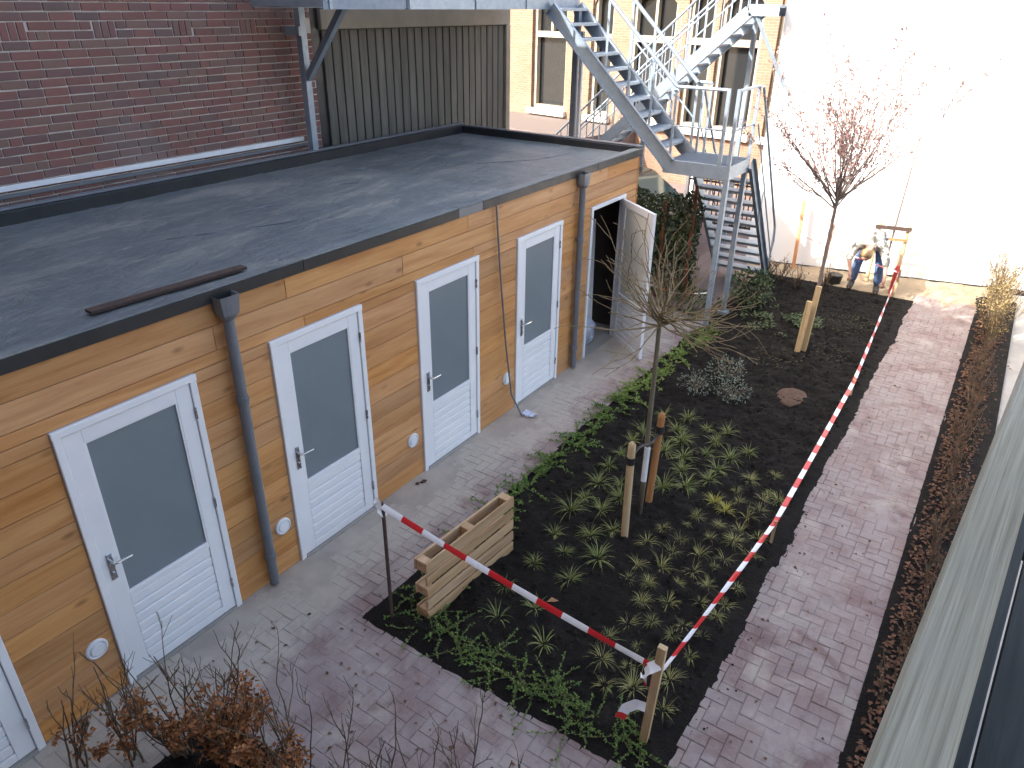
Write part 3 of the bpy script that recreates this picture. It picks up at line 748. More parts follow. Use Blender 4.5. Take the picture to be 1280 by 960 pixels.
# upper flight: rises towards -x
UX0, UZ0, UX1, UZ1 = X0, LZ, -1.93, 4.50
for y, sd in ((Y0, -1), (Y1-.1, 1)): chan((UX0+.04,y,UZ0-.05), (UX1,y,UZ1-.07), .2, side=sd)
nt = 10
for i in range(1, nt+1):
    t = i/(nt+.3); x = UX0 + (UX1-UX0)*t; z = UZ0 + (UZ1-UZ0)*t - .02
    m = MB(); m.box(x-.12, x+.12, Y0+.006, Y1-.106, z-.006, z+.002); m.box(x+.112, x+.12, Y0+.006, Y1-.106, z-.04, z-.006); m.box(x-.12, x-.112, Y0+.006, Y1-.106, z-.04, z-.006)
    m.build('tread', G, fe)
MB().add([(X0+.06,Y0-.007,LZ+.0),(X0+.06,Y0-.007,LZ-.185),(X0-.02,Y0-.007,LZ-.185),(X0-.14,Y0-.007,LZ-.03),(X0-.02,Y0-.007,LZ+.06),(X0+.06,Y0+.006,LZ+.0),(X0+.06,Y0+.006,LZ-.185),(X0-.02,Y0+.006,LZ-.185),(X0-.14,Y0+.006,LZ-.03),(X0-.02,Y0+.006,LZ+.06)], [(0,4,3,2,1),(5,6,7,8,9),(0,1,6,5),(1,2,7,6),(2,3,8,7),(3,4,9,8),(4,0,5,9)]).build('gusset_plate', G, fe)
# railings
def rail(pts, r_=.021, name='handrail', par=fe, mat=None): MB().tube(pts, r_, 8).build(name, mat or G, par)
for y in (Y0+.02, Y1-.1):
    rail([(-.97,y,4.55),(X0+.03,y,LZ+1.0)], .03)
    rail([(-.97-.0,y,4.05),(X0+.03,y,LZ+.5)], .014, 'midrail')
    for t in (.0, .33, .66, 1.):
        x = X0+.03 + (-.97-.05-X0+.02)*t; z0 = LZ - .02 + (UZ1-UZ0)*((UX0-x)/(UX0-UX1)); 
        MB().bar((x,y,z0), (x,y,z0+.98), .035, .012, (0,1,0)).build('baluster', G, fe)
rail([(X0+.03,Y0+.02,LZ+1.0),(X1-.16,Y0+.02,LZ+1.0)], .023); rail([(X0+.03,Y0+.02,LZ+.48),(X1-.16,Y0+.02,LZ+.48)], .012, 'midrail')
for x in (X1-.16, X1-.02): MB().bar((x,Y0+.02,LZ-.1), (x,Y0+.02,LZ+1.02), .045, .045, (0,1,0)).build('baluster', G, fe)
rail([(X1-.02,Y0+.02,LZ+1.0),(X1-.02,Y1,LZ+1.0)], .023); rail([(X1-.02,Y0+.02,LZ+.48),(X1-.02,Y1,LZ+.48)], .012, 'midrail')
for y in (Y1,): MB().bar((X1-.02,y,LZ-.1), (X1-.02,y,LZ+1.02), .045, .02, (0,1,0)).build('baluster', G, fe)
rail([(X0+.0,Y1-.02,LZ+1.0),(X0+.22,Y1-.02,LZ+1.0)], .023)
for x in (X0, X0+.1, X0+.22): MB().bar((x,Y1-.02,LZ-.1), (x,Y1-.02,LZ+1.0), .035, .02, (0,1,0)).build('baluster', G, fe)
# lower flight: descends towards +y
LXa, LXb = .22, 1.10; LYe = 11.78
for x, sd in ((LXa, -1), (LXb, 1)): chan((x,Y1+.02,LZ-.08), (x,LYe,.06), .2, side=sd)
for i in range(1, 12):
    t = i/12; y = Y1 + (LYe-Y1)*t; z = LZ*(1-t) + .02
    m = MB(); m.box(LXa+.006, LXb-.006, y-.12, y+.11, z-.006, z+.002); m.box(LXa+.006, LXb-.006, y-.12, y-.113, z-.042, z-.006); m.box(LXa+.006, LXb-.006, y+.103, y+.11, z-.042, z-.006)
    m.build('tread', G, fe)
for x in (LXa, LXb+.02):
    rail([(x,Y1,LZ+1.0),(x,LYe,1.0),(x,LYe+.08,.72),(x,LYe,.1)], .021)
    rail([(x,Y1,LZ+.5),(x,LYe,.52)], .012, 'midrail')
    for t in (.45, 1.0):
        y = Y1 + (LYe-Y1)*t; MB().bar((x,y,max(-.05, LZ*(1-t)-.1)), (x,y,LZ*(1-t)+1.0), .03, .012, (1,0,0)).build('baluster', G, fe)
# gangway along the annex, carried by a bracket post and a column
GX0, GX1 = -3.05, -1.93
chan((GX1,4.35,4.50), (GX1,5.62,4.50), .2, 'gangway_beam', side=-1, mat=M['galv_dark']); chan((GX1,5.66,4.50), (GX1,9.72,4.50), .2, 'gangway_beam', side=-1)  # near length takes the darker steel: its shade is put into the colour
chan((GX0,4.35,4.50), (GX0,9.72,4.50), .2, 'gangway_beam', side=1)
MB().box(GX0+.01, GX1-.01, 4.36, 9.71, 4.53, 4.56).build('gangway_grating', M['galv_dark'], fe)
for y in (4.37, 5.64, 7.0, 8.4, 9.68): MB().box(GX0+.01, GX1-.01, y-.03, y+.03, 4.42, 4.529).build('cross_beam', G, fe)
for y in (4.45, 5.7, 7.0, 8.2): MB().bar((GX1+.012,y,4.4), (GX1+.012,y,5.6), .04, .012, (1,0,0)).build('baluster', G, fe)
rail([(GX1+.012,4.4,5.6),(GX1+.012,8.3,5.6)])
MB().bar((-3.16,5.12,2.70), (-3.16,5.12,4.6), .09, .09, (0,1,0)).build('bracket_post', G, fe)
MB().bar((-3.12,5.12,3.62), (-2.42,5.12,4.42), .075, .075).build('brace', G, fe)
MB().box(-3.345, -3.10, 5.03, 5.07, 4.1, 4.2).build('wall_bracket', G, fe)
MB().bar((-1.85,9.55,-.05), (-1.85,9.55,4.4), .09, .09, (0,1,0)).build('column', G, fe)
MB().bar((-1.75,9.55,-.05), (-1.75,9.55,4.1), .05, .05, (0,1,0)).build('column', M['white_dirty'], fe)

# second stair behind, rising the other way along the pale brick building
fs2 = empty('far_staircase', (-1.5, 12.5, 0), 'sunlit galvanised stair with railings before the pale brick building', 'staircase')
BY0, BY1 = 12.45, 13.3
ax, az, bx_, bz = -3.9, .98, -.12, 4.45
for y, sd in ((BY0,-1),(BY1,1)): chan((ax,y,az-.05), (bx_,y,bz-.05), .2, par=fs2, side=sd)
nt = 20
for i in range(nt):
    t = (i+.5)/nt; x = ax+(bx_-ax)*t; z = az+(bz-az)*t
    MB().box(x-.12, x+.12, BY0+.006, BY1-.006, z-.03, z+.002).build('tread', M['galv'], fs2)
for y in (BY0, BY1):
    rail([(ax,y,az+1.0),(bx_,y,bz+1.0)], .021, par=fs2); rail([(ax,y,az+.62),(bx_,y,bz+.62)], .014, 'midrail', fs2)
    for i in range(26):
        t = i/25; x = ax+(bx_-ax)*t; z = az+(bz-az)*t
        th = .03 if i % 6 == 0 else .014
        MB().bar((x,y,z), (x,y,z+1.0), th, .012, (0,1,0)).build('baluster', G, fs2)
chan((bx_,BY0,4.42), (.40,BY0,4.42), .18, 'landing_beam', fs2, -1); chan((bx_,BY1,4.42), (.40,BY1,4.42), .18, 'landing_beam', fs2)
MB().box(bx_, .40, BY0+.01, BY1-.01, 4.46, 4.50).build('landing_grating', M['galv_dark'], fs2)
MB().bar((.0,BY0+.05,4.35), (.62,BY0+.3,3.2), .06, .06).build('brace', G, fs2)
MB().bar((ax,12.9,-.05), (ax,12.9,.9), .8, .08, (0,1,0)).build('base_support', G, fs2)
for x in (-2.2, -.2): MB().bar((x,BY1-.1,-.05), (x,BY1-.1,az+(bz-az)*(x-ax)/(bx_-ax)-.16), .08, .08, (0,1,0)).build('leg', G, fs2)

# ================================================================== WHITE WALL closing the garden
WD = Vector((1, .236, 0)).normalized(); WN = Vector((WD.y, -WD.x, 0)); W0 = Vector((.76, 12.89, 0)) - WD*.36
wall = empty('white_wall', W0, 'tall blank white rendered wall closing the end of the garden', 'wall')
def wbox(a, b, z0, z1, d0, d1):
    P = [W0 + WD*a + WN*d0, W0 + WD*b + WN*d0, W0 + WD*b + WN*d1, W0 + WD*a + WN*d1]
    return MB().add([(p.x,p.y,z0) for p in P] + [(p.x,p.y,z1) for p in P], [(0,3,2,1),(4,5,6,7),(0,1,5,4),(1,2,6,5),(2,3,7,6),(3,0,4,7)])
wbox(0, 12, .014, 6.2, 0, -.3).build('render_face', M['wallwhite'], wall)
wbox(-.0, 12, -.1, .012, .012, -.29).build('plinth', M['black_trim'], wall)
wbox(-.02, 12.02, 6.2, 6.28, .04, -.34).build('coping', M['concrete'], wall)

# ================================================================== PALE BRICK BUILDING with tall windows
F0 = Vector((-8.18, 19.46, 0)); FD = (Vector((-2.26, 18.48, 0)) - F0).normalized(); FN = Vector((FD.y, -FD.x, 0))
def onface(px, py):
    d = ray(px, py); t = ((F0 - CAM).dot(FN))/d.dot(FN); P = CAM + d*t; return (P - F0).dot(FD), P.z
school = empty('brick_school', F0 + FD*4, 'sunlit pale brick building with tall white-framed windows', 'building')
def fbox(a, b, z0, z1, d0, d1):
    P = [F0 + FD*a + FN*d0, F0 + FD*b + FN*d0, F0 + FD*b + FN*d1, F0 + FD*a + FN*d1]
    return MB().add([(p.x,p.y,z0) for p in P] + [(p.x,p.y,z1) for p in P], [(0,3,2,1),(4,5,6,7),(0,1,5,4),(1,2,6,5),(2,3,7,6),(3,0,4,7)])
SZ, TZ, TOPZ = 1.5, 3.55, 4.85
wins = []
for (l, r_) in ((664,706),(736,762),(783,838),(851,884),(890,943),(962,1012)):
    wins.append((onface(l, 105)[0], onface(r_, 105)[0]))
edges = [-6.] + [e for w_ in wins for e in w_] + [16.]
for a, b in zip(edges[0::2], edges[1::2]): fbox(a, b, -.1, 7.5, 0, -.35).build('brick_pier', M['farbrick'], school)
for a, b in wins:
    fbox(a, b, -.1, SZ, -.002, -.35).build('brick_apron', M['farbrick'], school)
    fbox(a, b, TOPZ, 7.5, -.002, -.35).build('brick_lintel', M['farbrick'], school)
    wn_ = fbox(a, b, SZ, TOPZ, -.3, -.34).build('window', M['darkglass'], school)
    fr = MB()
    def addf(*q): 
        b_ = fbox(*q); fr.add(b_.v, b_.f)
    fw = .11
    addf(a, a+fw, SZ, TOPZ, -.12, -.28); addf(b-fw, b, SZ, TOPZ, -.12, -.28); addf(a+fw, b-fw, TZ, TZ+.16, -.10, -.28); addf(a+fw, b-fw, TOPZ-fw, TOPZ, -.12, -.28); addf(a+fw, b-fw, SZ, SZ+.10, -.12, -.28)
    if b-a > 1.2: addf((a+b)/2-.04, (a+b)/2+.04, TZ+.16, TOPZ-fw, -.13, -.28)
    fr.build('frame', M['cream_frame'], wn_)
    fbox(a-.08, b+.08, SZ-.16, SZ, .14, -.1).build('sill', M['stone'], wn_)
    c = MB(); n = 10                                             # arched head
    for k in range(n):
        t0, t1 = k/n, (k+1)/n
        q0, q1 = a + (b-a)*t0, a + (b-a)*t1
        h0, h1 = TOPZ - .42*(2*t0-1)**2, TOPZ - .42*(2*t1-1)**2
        pa, pb = F0 + FD*q0 + FN*(-.06), F0 + FD*q1 + FN*(-.06)
        c.add([(pa.x,pa.y,h0),(pb.x,pb.y,h1),(pb.x,pb.y,TOPZ+.01),(pa.x,pa.y,TOPZ+.01)], [(0,1,2,3)])
    c.build('arch_head', M['farbrick'], wn_)
fbox(-6.1, 16.1, 7.5, 7.7, .2, -.5).build('cornice', M['stone'], school)
# low brick terrace before it and white drainpipe
tp = F0 + FD*.2
t_ = fbox(-3.5, 3.2, -.1, 1.28, 2.6, .02).build('brick_terrace', M['yard']); tag(t_, 'low paved terrace at the foot of the pale brick building', 'terrace')
# bollard, iron fence, car in the yard
for i, (px, py, z) in enumerate(((865, 236, .45),)):
    P = at(px, py, z); m = MB(); m.tube([(P.x,P.y,-.05),(P.x,P.y,.75),(P.x,P.y,.8),(P.x,P.y,.95),(P.x,P.y,1.0)], [.075,.075,.1,.1,.05], 12)
    tag(m.build('bollard', M['white']), 'white round bollard in the sunny yard behind the stair', 'bollard')
fn = empty('iron_fence', (-.6, 14.6, 0), 'dark iron bar fence with pale posts in the yard', 'fence')
for i in range(21): MB().bar((-1.6+i*.1,14.6,-.05), (-1.6+i*.1,14.6,1.1), .022, .022, (0,1,0)).build('bar', M['black_trim'], fn)
for z in (.12, 1.02): MB().bar((-1.62,14.6,z), (.42,14.6,z), .02, .04).build('fence_rail', M['black_trim'], fn)
for x in (-1.66, -.65, .45): MB().bar((x,14.62,-.05), (x,14.62,1.25), .06, .06, (0,1,0)).build('post', M['white_dirty'], fn)

car = empty('parked_car', (-2.6, 12.6, 0), 'dark grey parked car half hidden behind the shed corner', 'car')
CX0, CX1, CY = -4.6, -.75, 11.75
prof = [(0,.28),(.0,.55),(.12,.72),(.9,.88),(1.55,1.36),(2.0,1.44),(2.7,1.40),(3.35,1.0),(3.75,.86),(3.85,.6),(3.85,.28)]
lower = [(0,.28),(0,.55),(.12,.72),(.9,.88),(3.35,.93),(3.75,.84),(3.85,.6),(3.85,.28)]
def loft(profile, ys_, ins):
    m = MB(); n = len(profile); vs = []; fs = []
    for y, k in zip(ys_, ins):
        for (x, z) in profile: vs.append((CX0 + 1.92 + (x-1.92)*(1-k*.06), y, .28 + (z-.28)*(1-k*.08)))
    for i in range(len(ys_)-1):
        for k in range(n): k2 = (k+1) % n; fs.append((i*n+k, (i+1)*n+k, (i+1)*n+k2, i*n+k2))
    fs.append(tuple(range(n))); fs.append(tuple(range((len(ys_)-1)*n, len(ys_)*n))[::-1])
    return m.add(vs, fs)
yy = [CY, CY+.05, CY+.16, CY+1.5, CY+1.61, CY+1.66]
loft(lower, yy, [1.2,.5,0,0,.5,1.2]).build('body', M['carpaint'], car)
cabm = MB(); vs = []
cab0 = [(.95,.87),(3.35,.92)]; cab1 = [(1.5,1.38),(2.0,1.45),(2.65,1.41)]
pr = [(.95,.86),(1.52,1.38),(2.05,1.45),(2.65,1.41),(3.3,.91)]
n = 5
for y, ytop in ((CY+.04, CY+.2), (CY+1.62, CY+1.46)):
    for (x, z) in pr: vs.append((CX0+x, y if z < 1 else ytop, z))
cabm.add(vs, [(0,1,6,5),(1,2,7,6),(2,3,8,7),(3,4,9,8),(0,4,3,2,1),(5,6,7,8,9)]); cabm.build('cabin', M['carpaint'], car)
def sidewin(pts, yoff=-.012):
    m = MB(); vs = []
    for (x, z) in pts:
        t = (z-.9)/(1.42-.9); vs.append((CX0+x, CY+.04 + .16*t + yoff, z))
    for (x, z) in pts:
        t = (z-.9)/(1.42-.9); vs.append((CX0+x, CY+.04 + .16*t + yoff+.008, z))
    k = len(pts)
    return m.add(vs, [tuple(range(k))[::-1], tuple(range(k, 2*k))] + [(i, (i+1) % k, k+(i+1) % k, k+i) for i in range(k)])
sidewin([(1.15,.95),(1.56,1.33),(1.98,1.385),(2.02,.96)]).build('side_window', M['carglass'], car)
sidewin([(2.10,.96),(2.06,1.385),(2.58,1.35),(3.12,.97)]).build('side_window', M['carglass'], car)
m = MB()
tr = [(1.05,.93),(1.53,1.37),(2.05,1.43),(2.62,1.39),(3.26,.945)]
for (p, q) in zip(tr[:-1], tr[1:]):
    f = lambda a: (CX0+a[0], CY+.04+.16*((a[1]-.9)/.52)-.016, a[1]); m.bar(f(p), f(q), .02, .035)
m.build('window_trim', M['stone'], car)
mm = MB().add([(CX0+2.72,CY+.24,1.385),(CX0+2.72,CY+1.42,1.385),(CX0+3.28,CY+1.56,.94),(CX0+3.28,CY+.1,.94)], [(0,1,2,3)])
mm.v = [(x+.012, y, z+.012) for x, y, z in mm.v]; mm.build('windscreen', M['carglass'], car)
for x in (.75, 3.05):
    for y in (CY+.02, CY+1.46):
        w_ = MB(); w_.tube([(CX0+x,y,.30),(CX0+x,y+.19,.30)], .34, 20).build('wheel', M['rubber'], car)
for y in (CY+.2, CY+1.3): MB().box(CX0+3.83, CX0+3.87, y, y+.2, .6, .7).build('headlight', M['stone'], car)
MB().box(CX0+2.95, CX0+3.1, CY-.12, CY+.03, .95, 1.05).build('wing_mirror', M['carpaint'], car)

# ================================================================== WOODEN BALCONY RAIL beside the camera
bal = empty('timber_balcony', (4.75, -.6, 0), 'weathered grey timber balcony rail over the brick path', 'balcony')
ra = math.radians(85.6); RD = Vector((math.cos(ra), math.sin(ra), 0)); RN = Vector((RD.y, -RD.x, 0)); RP = at(1078, 960, 3.62); RW = (at(1192, 960, 3.62) - RP).dot(RN)
def rb(s0, s1, n0, n1, z0, z1, c=.006, name='plank', mat='rail'):
    m = MB(); m.cbox(n0, n1, s0, s1, z0, z1, c)
    o = m.build(name, M[mat], None, origin=((n0+n1)/2, (s0+s1)/2, (z0+z1)/2))
    wc = RP + RN*((n0+n1)/2) + RD*((s0+s1)/2); wc.z = (z0+z1)/2
    o.parent = bal; o.location = wc - WL[bal.name]; o.rotation_euler.z = ra - math.pi/2; return o
rb(-4.0, 2.6, .0, RW, 3.53, 3.62, .008, 'handrail')
rb(-4.0, 2.6, .006, .028, 3.34, 3.528, .003, 'fascia_board', 'darkboard')
for k in range(6): rb(-4.0, 2.6, RW-.03, RW-.008, 3.53-.15*(k+1)+.012, 3.53-.15*k, .004, 'plank', 'darkboard')
for k in range(9): rb(-4.0, 2.6, RW+.13*k, RW+.13*k+.122, 2.56, 2.59, .004, 'deck_board', 'darkboard')
for s_ in (-1.5, .2, 2.4): rb(s_, s_+.09, .03, RW-.032, 2.45, 3.528, .004, 'post', 'darkboard')
for s_ in (2.45, -1.5):
    rb(s_, s_+.1, .55, .65, -.06, 2.44, .005, 'support_post', 'darkboard'); rb(s_, s_+.1, .03, 1.3, 2.44, 2.558, .005, 'joist', 'darkboard')

# ================================================================== PALLET
pal = empty('wooden_pallet', (1.42, 2.28, .0), 'pale wooden pallet standing on its edge in the bed', 'pallet')
PA, PB = Vector((1.405, 1.72, 0)), Vector((1.475, 2.85, 0)); PD = (PB-PA).normalized(); PN = Vector((PD.y, -PD.x, 0)); PL = (PB-PA).length
def pb(s0, s1, d0, d1, z0, z1, name='slat'):
    m = MB(); m.cbox(d0, d1, s0, s1, z0, z1, .004)
    o = m.build(name, M['pallet'], None, origin=((d0+d1)/2, (s0+s1)/2, (z0+z1)/2))
    wc = PA + PN*((d0+d1)/2) + PD*((s0+s1)/2); wc.z = (z0+z1)/2
    o.parent = pal; o.location = wc - WL[pal.name]; o.rotation_euler.z = math.atan2(PD.y, PD.x) - math.pi/2 + U(-.006,.006)
    return o
zs = [(.0,.10), (.128,.222), (.252,.345), (.378,.465), (.50,.605)]
for a, b in zs: pb(0, PL, 0, .02, a+.0, b)
for s0, s1 in ((0,.085),(PL/2-.04,PL/2+.05),(PL-.09,PL)):
    for a, b in ((.015,.11),(.26,.345),(.50,.60)): pb(s0+.004, s1-.004, -.09, -.002, a, b, 'block')
for a, b in ((.01,.115),(.25,.35),(.495,.602)): pb(0, PL, -.113, -.092, a, b)

# ================================================================== POSTS AND BARRIER TAPE
def post(name, base, top, w_, mat, label, cat='stake', round_=False, pointed=False, group=None):
    base = Vector(base); top = Vector(top); m = MB()
    if round_: 
        d = top-base; m.tube([base, base+d*.96, base+d*.985, top], [w_/2, w_/2, w_*.4, w_*.15], 12)
    else: m.bar(base, top, w_, w_*.7, (0,1,0))
    return tag(m.build(name, M[mat], smooth=False), label, cat, group)
P1b, P1t = Vector((1.16,1.57,-.1)), Vector((1.10,1.63,1.12)); P2b, P2t = Vector((3.33,1.7,-.1)), Vector((3.385,1.66,.97))
post('iron_rod', P1b, P1t, .03, 'rustdark', 'dark rusty rod at the bed corner by the pallet holding tape', 'rod', True)
post('wooden_stake', P2b, P2t, .055, 'post_wood', 'pale square stake at the bed corner tied with tape')
S3, S4, S5 = Vector((3.43,4.3,0)), Vector((3.41,7.87,0)), Vector((3.22,12.2,0))
post('wooden_stake', S3+Vector((0,0,-.08)), S3+Vector((.01,0,.27)), .026, 'post_wood', 'short thin stake under the tape beside the feather grasses')
post('wooden_stake', S4+Vector((0,0,-.08)), S4+Vector((.0,0,.23)), .026, 'post_wood', 'short thin stake under the tape level with the mulch patch')
post('wooden_stake', S5+Vector((0,0,-.1)), S5+Vector((.02,0,.5)), .04, 'post_wood', 'stake holding the tape end beside the bending gardener')
def tape(pts, label, width=.06, twist=0.0, tw0=0., sag=0.0, n=40):
    pts = [Vector(p) for p in pts]; m = MB(); vs = []; uv = []; fs = []; L = 0
    samp = []
    for a, b in zip(pts[:-1], pts[1:]):
        ln = (b-a).length
        for k in range(n): 
            t = k/n; samp.append(a.lerp(b, t) - Vector((0,0,sag*4*t*(1-t)*ln)))
    samp.append(pts[-1])
    for i, P in enumerate(samp):
        d = (samp[min(i+1,len(samp)-1)] - samp[max(i-1,0)]).normalized()
        if i: L += (P - samp[i-1]).length
        up = Vector((0,0,1)) - d*d.z; up.normalize(); sd = d.cross(up)
        a = tw0 + twist*L + .25*noi(L*1.7, len(label))
        q = up*math.cos(a) + sd*math.sin(a)
        ww = width*(1 - .25*abs(noi(L*2.3, 4.)))
        vs += [P + q*ww/2, P + sd.cross(d)*0 + d.cross(q)*.006, P - q*ww/2]; uv += [(L,0),(L,.5),(L,1)]
    for i in range(len(samp)-1): fs += [(3*i, 3*i+1, 3*i+4, 3*i+3), (3*i+1, 3*i+2, 3*i+5, 3*i+4)]
    m.add(vs, fs); m.uv = uv
    return tag(m.build('barrier_tape', M['tape'], smooth=True), label, 'barrier tape')
A1 = P1t + Vector((.0,-.01,-.03)); A2 = P2b.lerp(P2t, .83) + Vector((-.025,-.02,0))
tape([A1, A2], 'red and white tape stretched across the bed front above the pallet', .048, .15, -.6, .012)
tape([A2 + Vector((.05,.02,-.02)), S3+Vector((0,0,.25)), S4+Vector((0,0,.21)), S5+Vector((0,0,.45))], 'long red and white tape running along the path edge', .05, .22, .8, .006)
tape([A2 + Vector((-.01,-.02,-.36)), A2 + Vector((-.07,-.03,-.36)), A2 + Vector((-.13,-.05,-.42)), A2 + Vector((-.16,-.07,-.52))], 'short loose tape end fluttering from the corner stake', .075, .2, .2, 0, 10)
tape([A2 + Vector((.03,-.0,.04)), A2 + Vector((-.02,-.03,0.0)), A2 + Vector((-.05,-.03,-.07)), A2 + Vector((-.035,-.02,-.16))], 'crumpled tape knot at the top of the corner stake', .07, 3, .6, 0, 8)
tape([A1 + Vector((.02,.02,-.1)), A1 + Vector((0,-.022,-.03)), A1 + Vector((-.03,-.012,.03)), A1 + Vector((-.07,-.01,.035))], 'tape knot on the head of the rusty rod', .05, 2, .3, 0, 8)
tape([(.02,8.84,.56), (.5,8.83,.50), (1.02,8.855,.60)], 'short tape tied between the bare bush and the stair leg', .05, 1.2, .4, .02)
tape([(1.30,12.95,.62), (2.1,12.55,.55), (2.6,11.75,.70), (3.23,12.18,.45)], 'slack tape passing before the bending gardener', .045, .4, 1.0, .01)

# ================================================================== GRASSES AND PLANTS
def tuft(mat, n, L, W, lift, droop, name, seg=4):
    m = MB()
    for _ in range(n):
        a = U(0, 6.283); rr = U(0, .03)
        m.blade((rr*math.cos(a), rr*math.sin(a), -.01), a + U(-.4,.4), L*U(.6,1.15), W*U(.7,1.2), U(*lift), U(*droop), seg)
    o = m.build(name, M[mat], origin=(0,0,0)); return o
def scatter(protos, pix, label, cat, group, smin=.85, smax=1.2, z=.035):
    used = set()
    for i, (px, py) in enumerate(pix):
        k = R_.randrange(len(protos)); P = at(px, py, 0)
        o = protos[k] if k not in used else protos[k].copy()
        if k in used: COL.objects.link(o)
        used.add(k)
        P.z = z + .035*(noi(P.x, P.y, 0, 3.1) + .7*noi(P.x, P.y, 3, 9)) - .008
        o.location = P; o.rotation_euler.z = U(0,6.28); s_ = U(smin, smax); o.scale = (s_, s_, s_*U(.85,1.15)); tag(o, label, cat, group)
    for k in range(len(protos)):
        if k not in used: bpy.data.objects.remove(protos[k])
c3 = [(100,735),(240,690),(265,810),(195,590),(395,710),(360,595),(465,570),(270,490),(335,430),(410,485),(495,440),(400,360),(500,365),(445,285),(500,230),(550,170),(605,130)]
c11 = [(785,435),(900,455),(990,495),(1090,520),(850,510),(870,555),(1030,560),(990,615),(1100,640),(1185,605),(880,630),(870,690),(1040,690),(1000,745),(890,770),(785,770),(790,600)]
carex = [(640+x*.271, 500+y*.271+9) for x, y in c3] + [(620+x*.2656, 400+y*.2656+7) for x, y in c11]
scatter([tuft('carex', R_.randint(38,70), U(.19,.25), .008, (.35,1.5), (.7,2.4), 'sedge_tuft') for _ in range(8)], carex, 'arching yellow-green sedge tuft on black soil around the staked tree', 'sedge', 'sedge tufts in the planting bed', .66, 1.05)
c4 = [(145,235),(235,225),(270,190),(355,225),(435,235),(430,140),(420,100),(470,55),(560,45),(540,105),(520,130),(505,170),(460,195),(580,125),(85,290),(180,320),(210,275),(320,280),(410,290),(280,340),(375,355),(335,385),(255,400),(140,375),(50,370),(15,430),(90,450),(200,440),(310,450),(65,515),(165,510),(285,515),(380,520),(345,565),(420,460),(500,270),(480,340),(15,600),(100,590),(220,605),(180,645),(290,650),(50,680),(245,715),(80,740),(10,755),(30,830),(170,810),(145,920)]
fea = [(780+x/3, 580+y/3+5) for x, y in c4] + [(760,803),(752,829),(755,862)]
scatter([tuft('feather', R_.randint(25,70), U(.10,.145), .0035, (.4,1.5), (.6,2.6), 'feather_grass') for _ in range(8)], fea, 'small pale feather grass clump on black soil beside the long tape', 'grass clump', 'feather grass clumps in the planting bed', .6, 1.25)
scatter([tuft('lime', 60, .13, .005, (.6,1.5), (.6,1.9), 'lime_grass') for _ in range(2)], [(893,630),(906,641)], 'bright lime-yellow grass clump among the feather grasses', 'grass clump', 'lime grass clumps')
scatter([tuft('carex', 24, .16, .008, (.4,1.3), (.6,1.8), 'seedling_plant') for _ in range(2)], [(631,734),(668,765),(622,775),(680,808)], 'sparse small green seedling on bare soil behind the front tape', 'seedling', 'seedlings in the bare soil')

def creeper(mat, n=7, L=.38, leaf=.03, spread=6.28, a0=0, name='creeping_shrub', lift=.3):
    e = empty(name, (0,0,0)); st = MB(); lf = MB()
    for _ in range(n):
        a = a0 + U(-spread/2, spread/2); P = Vector((U(-.04,.04), U(-.04,.04), -.01)); d = Vector((math.cos(a), math.sin(a), lift*U(.3,1.6))).normalized()
        pts = [P.copy()]; l = L*U(.5,1.15)
        for k in range(6):
            d = (d + Vector((U(-.25,.25), U(-.25,.25), U(-.22,.06)))).normalized(); P = P + d*l/6; P.z = max(P.z, .005); pts.append(P.copy())
            for _q in range(5):
                q = pts[-2].lerp(pts[-1], U(0,1)); s_ = Vector((U(-1,1), U(-1,1), U(-.1,.9)))
                lf.leaf(q, s_ + d*.5, (U(-.6,.6), U(-.6,.6), 1), leaf*U(.7,1.3), leaf*U(.4,.65))
        st.tube(pts, [.004*(1-i/8) for i in range(7)], 4)
    st.build('stem', M['twig'], e); lf.build('foliage', M[mat], e); return e
def place(protos, spots, labels, cat, group=None, z=.03, smin=.85, smax=1.15, rot=True):
    used = set()
    for i, s_ in enumerate(spots):
        k = i % len(protos); o = protos[k] if k not in used else copy_tree(protos[k]); used.add(k)
        o.location = (s_[0], s_[1], z if len(s_) < 3 else s_[2]); o.rotation_euler.z = U(0,6.28) if rot else 0
        q = U(smin, smax)*(s_[3] if len(s_) > 3 else 1); o.scale = (q, q, q)
        tag(o, labels if isinstance(labels, str) else labels[i], cat, group)
cr = [creeper('creeper', 11, .26, .032) for _ in range(4)]
left = [(1.06 + U(-.03,.05), 2.75 + i*.245) for i in range(14)]
place(cr, left, 'low green creeping shrub along the shed-side edge of the bed', 'shrub', 'creeping shrubs on the shed side', .03)
cr2 = [creeper('creeper2', 12, .25, .034) for _ in range(3)]
place(cr2, [(1.05+U(-.03,.03)+.012*i, 6.1 + i*.25) for i in range(12)], 'bright yellow-green creeping shrub along the bed edge facing the open door', 'shrub', 'bright creeping shrubs near the open door', .03)
cr3 = [creeper('creeper', 8, .36, .024) for _ in range(4)]
fr_ = [(1.42,1.72),(1.62,1.70),(1.80,1.62),(2.0,1.68),(2.16,1.60),(2.34,1.66),(2.5,1.58),(2.7,1.66),(2.85,1.58),(3.0,1.66),(3.16,1.62),(3.32,1.64),(1.25,1.76),(1.2,1.95),(2.62,1.72)]
place(cr3, fr_, 'sprawling small-leaved green shrub along the bed front below the tape', 'shrub', 'sprawling shrubs along the bed front', .03)

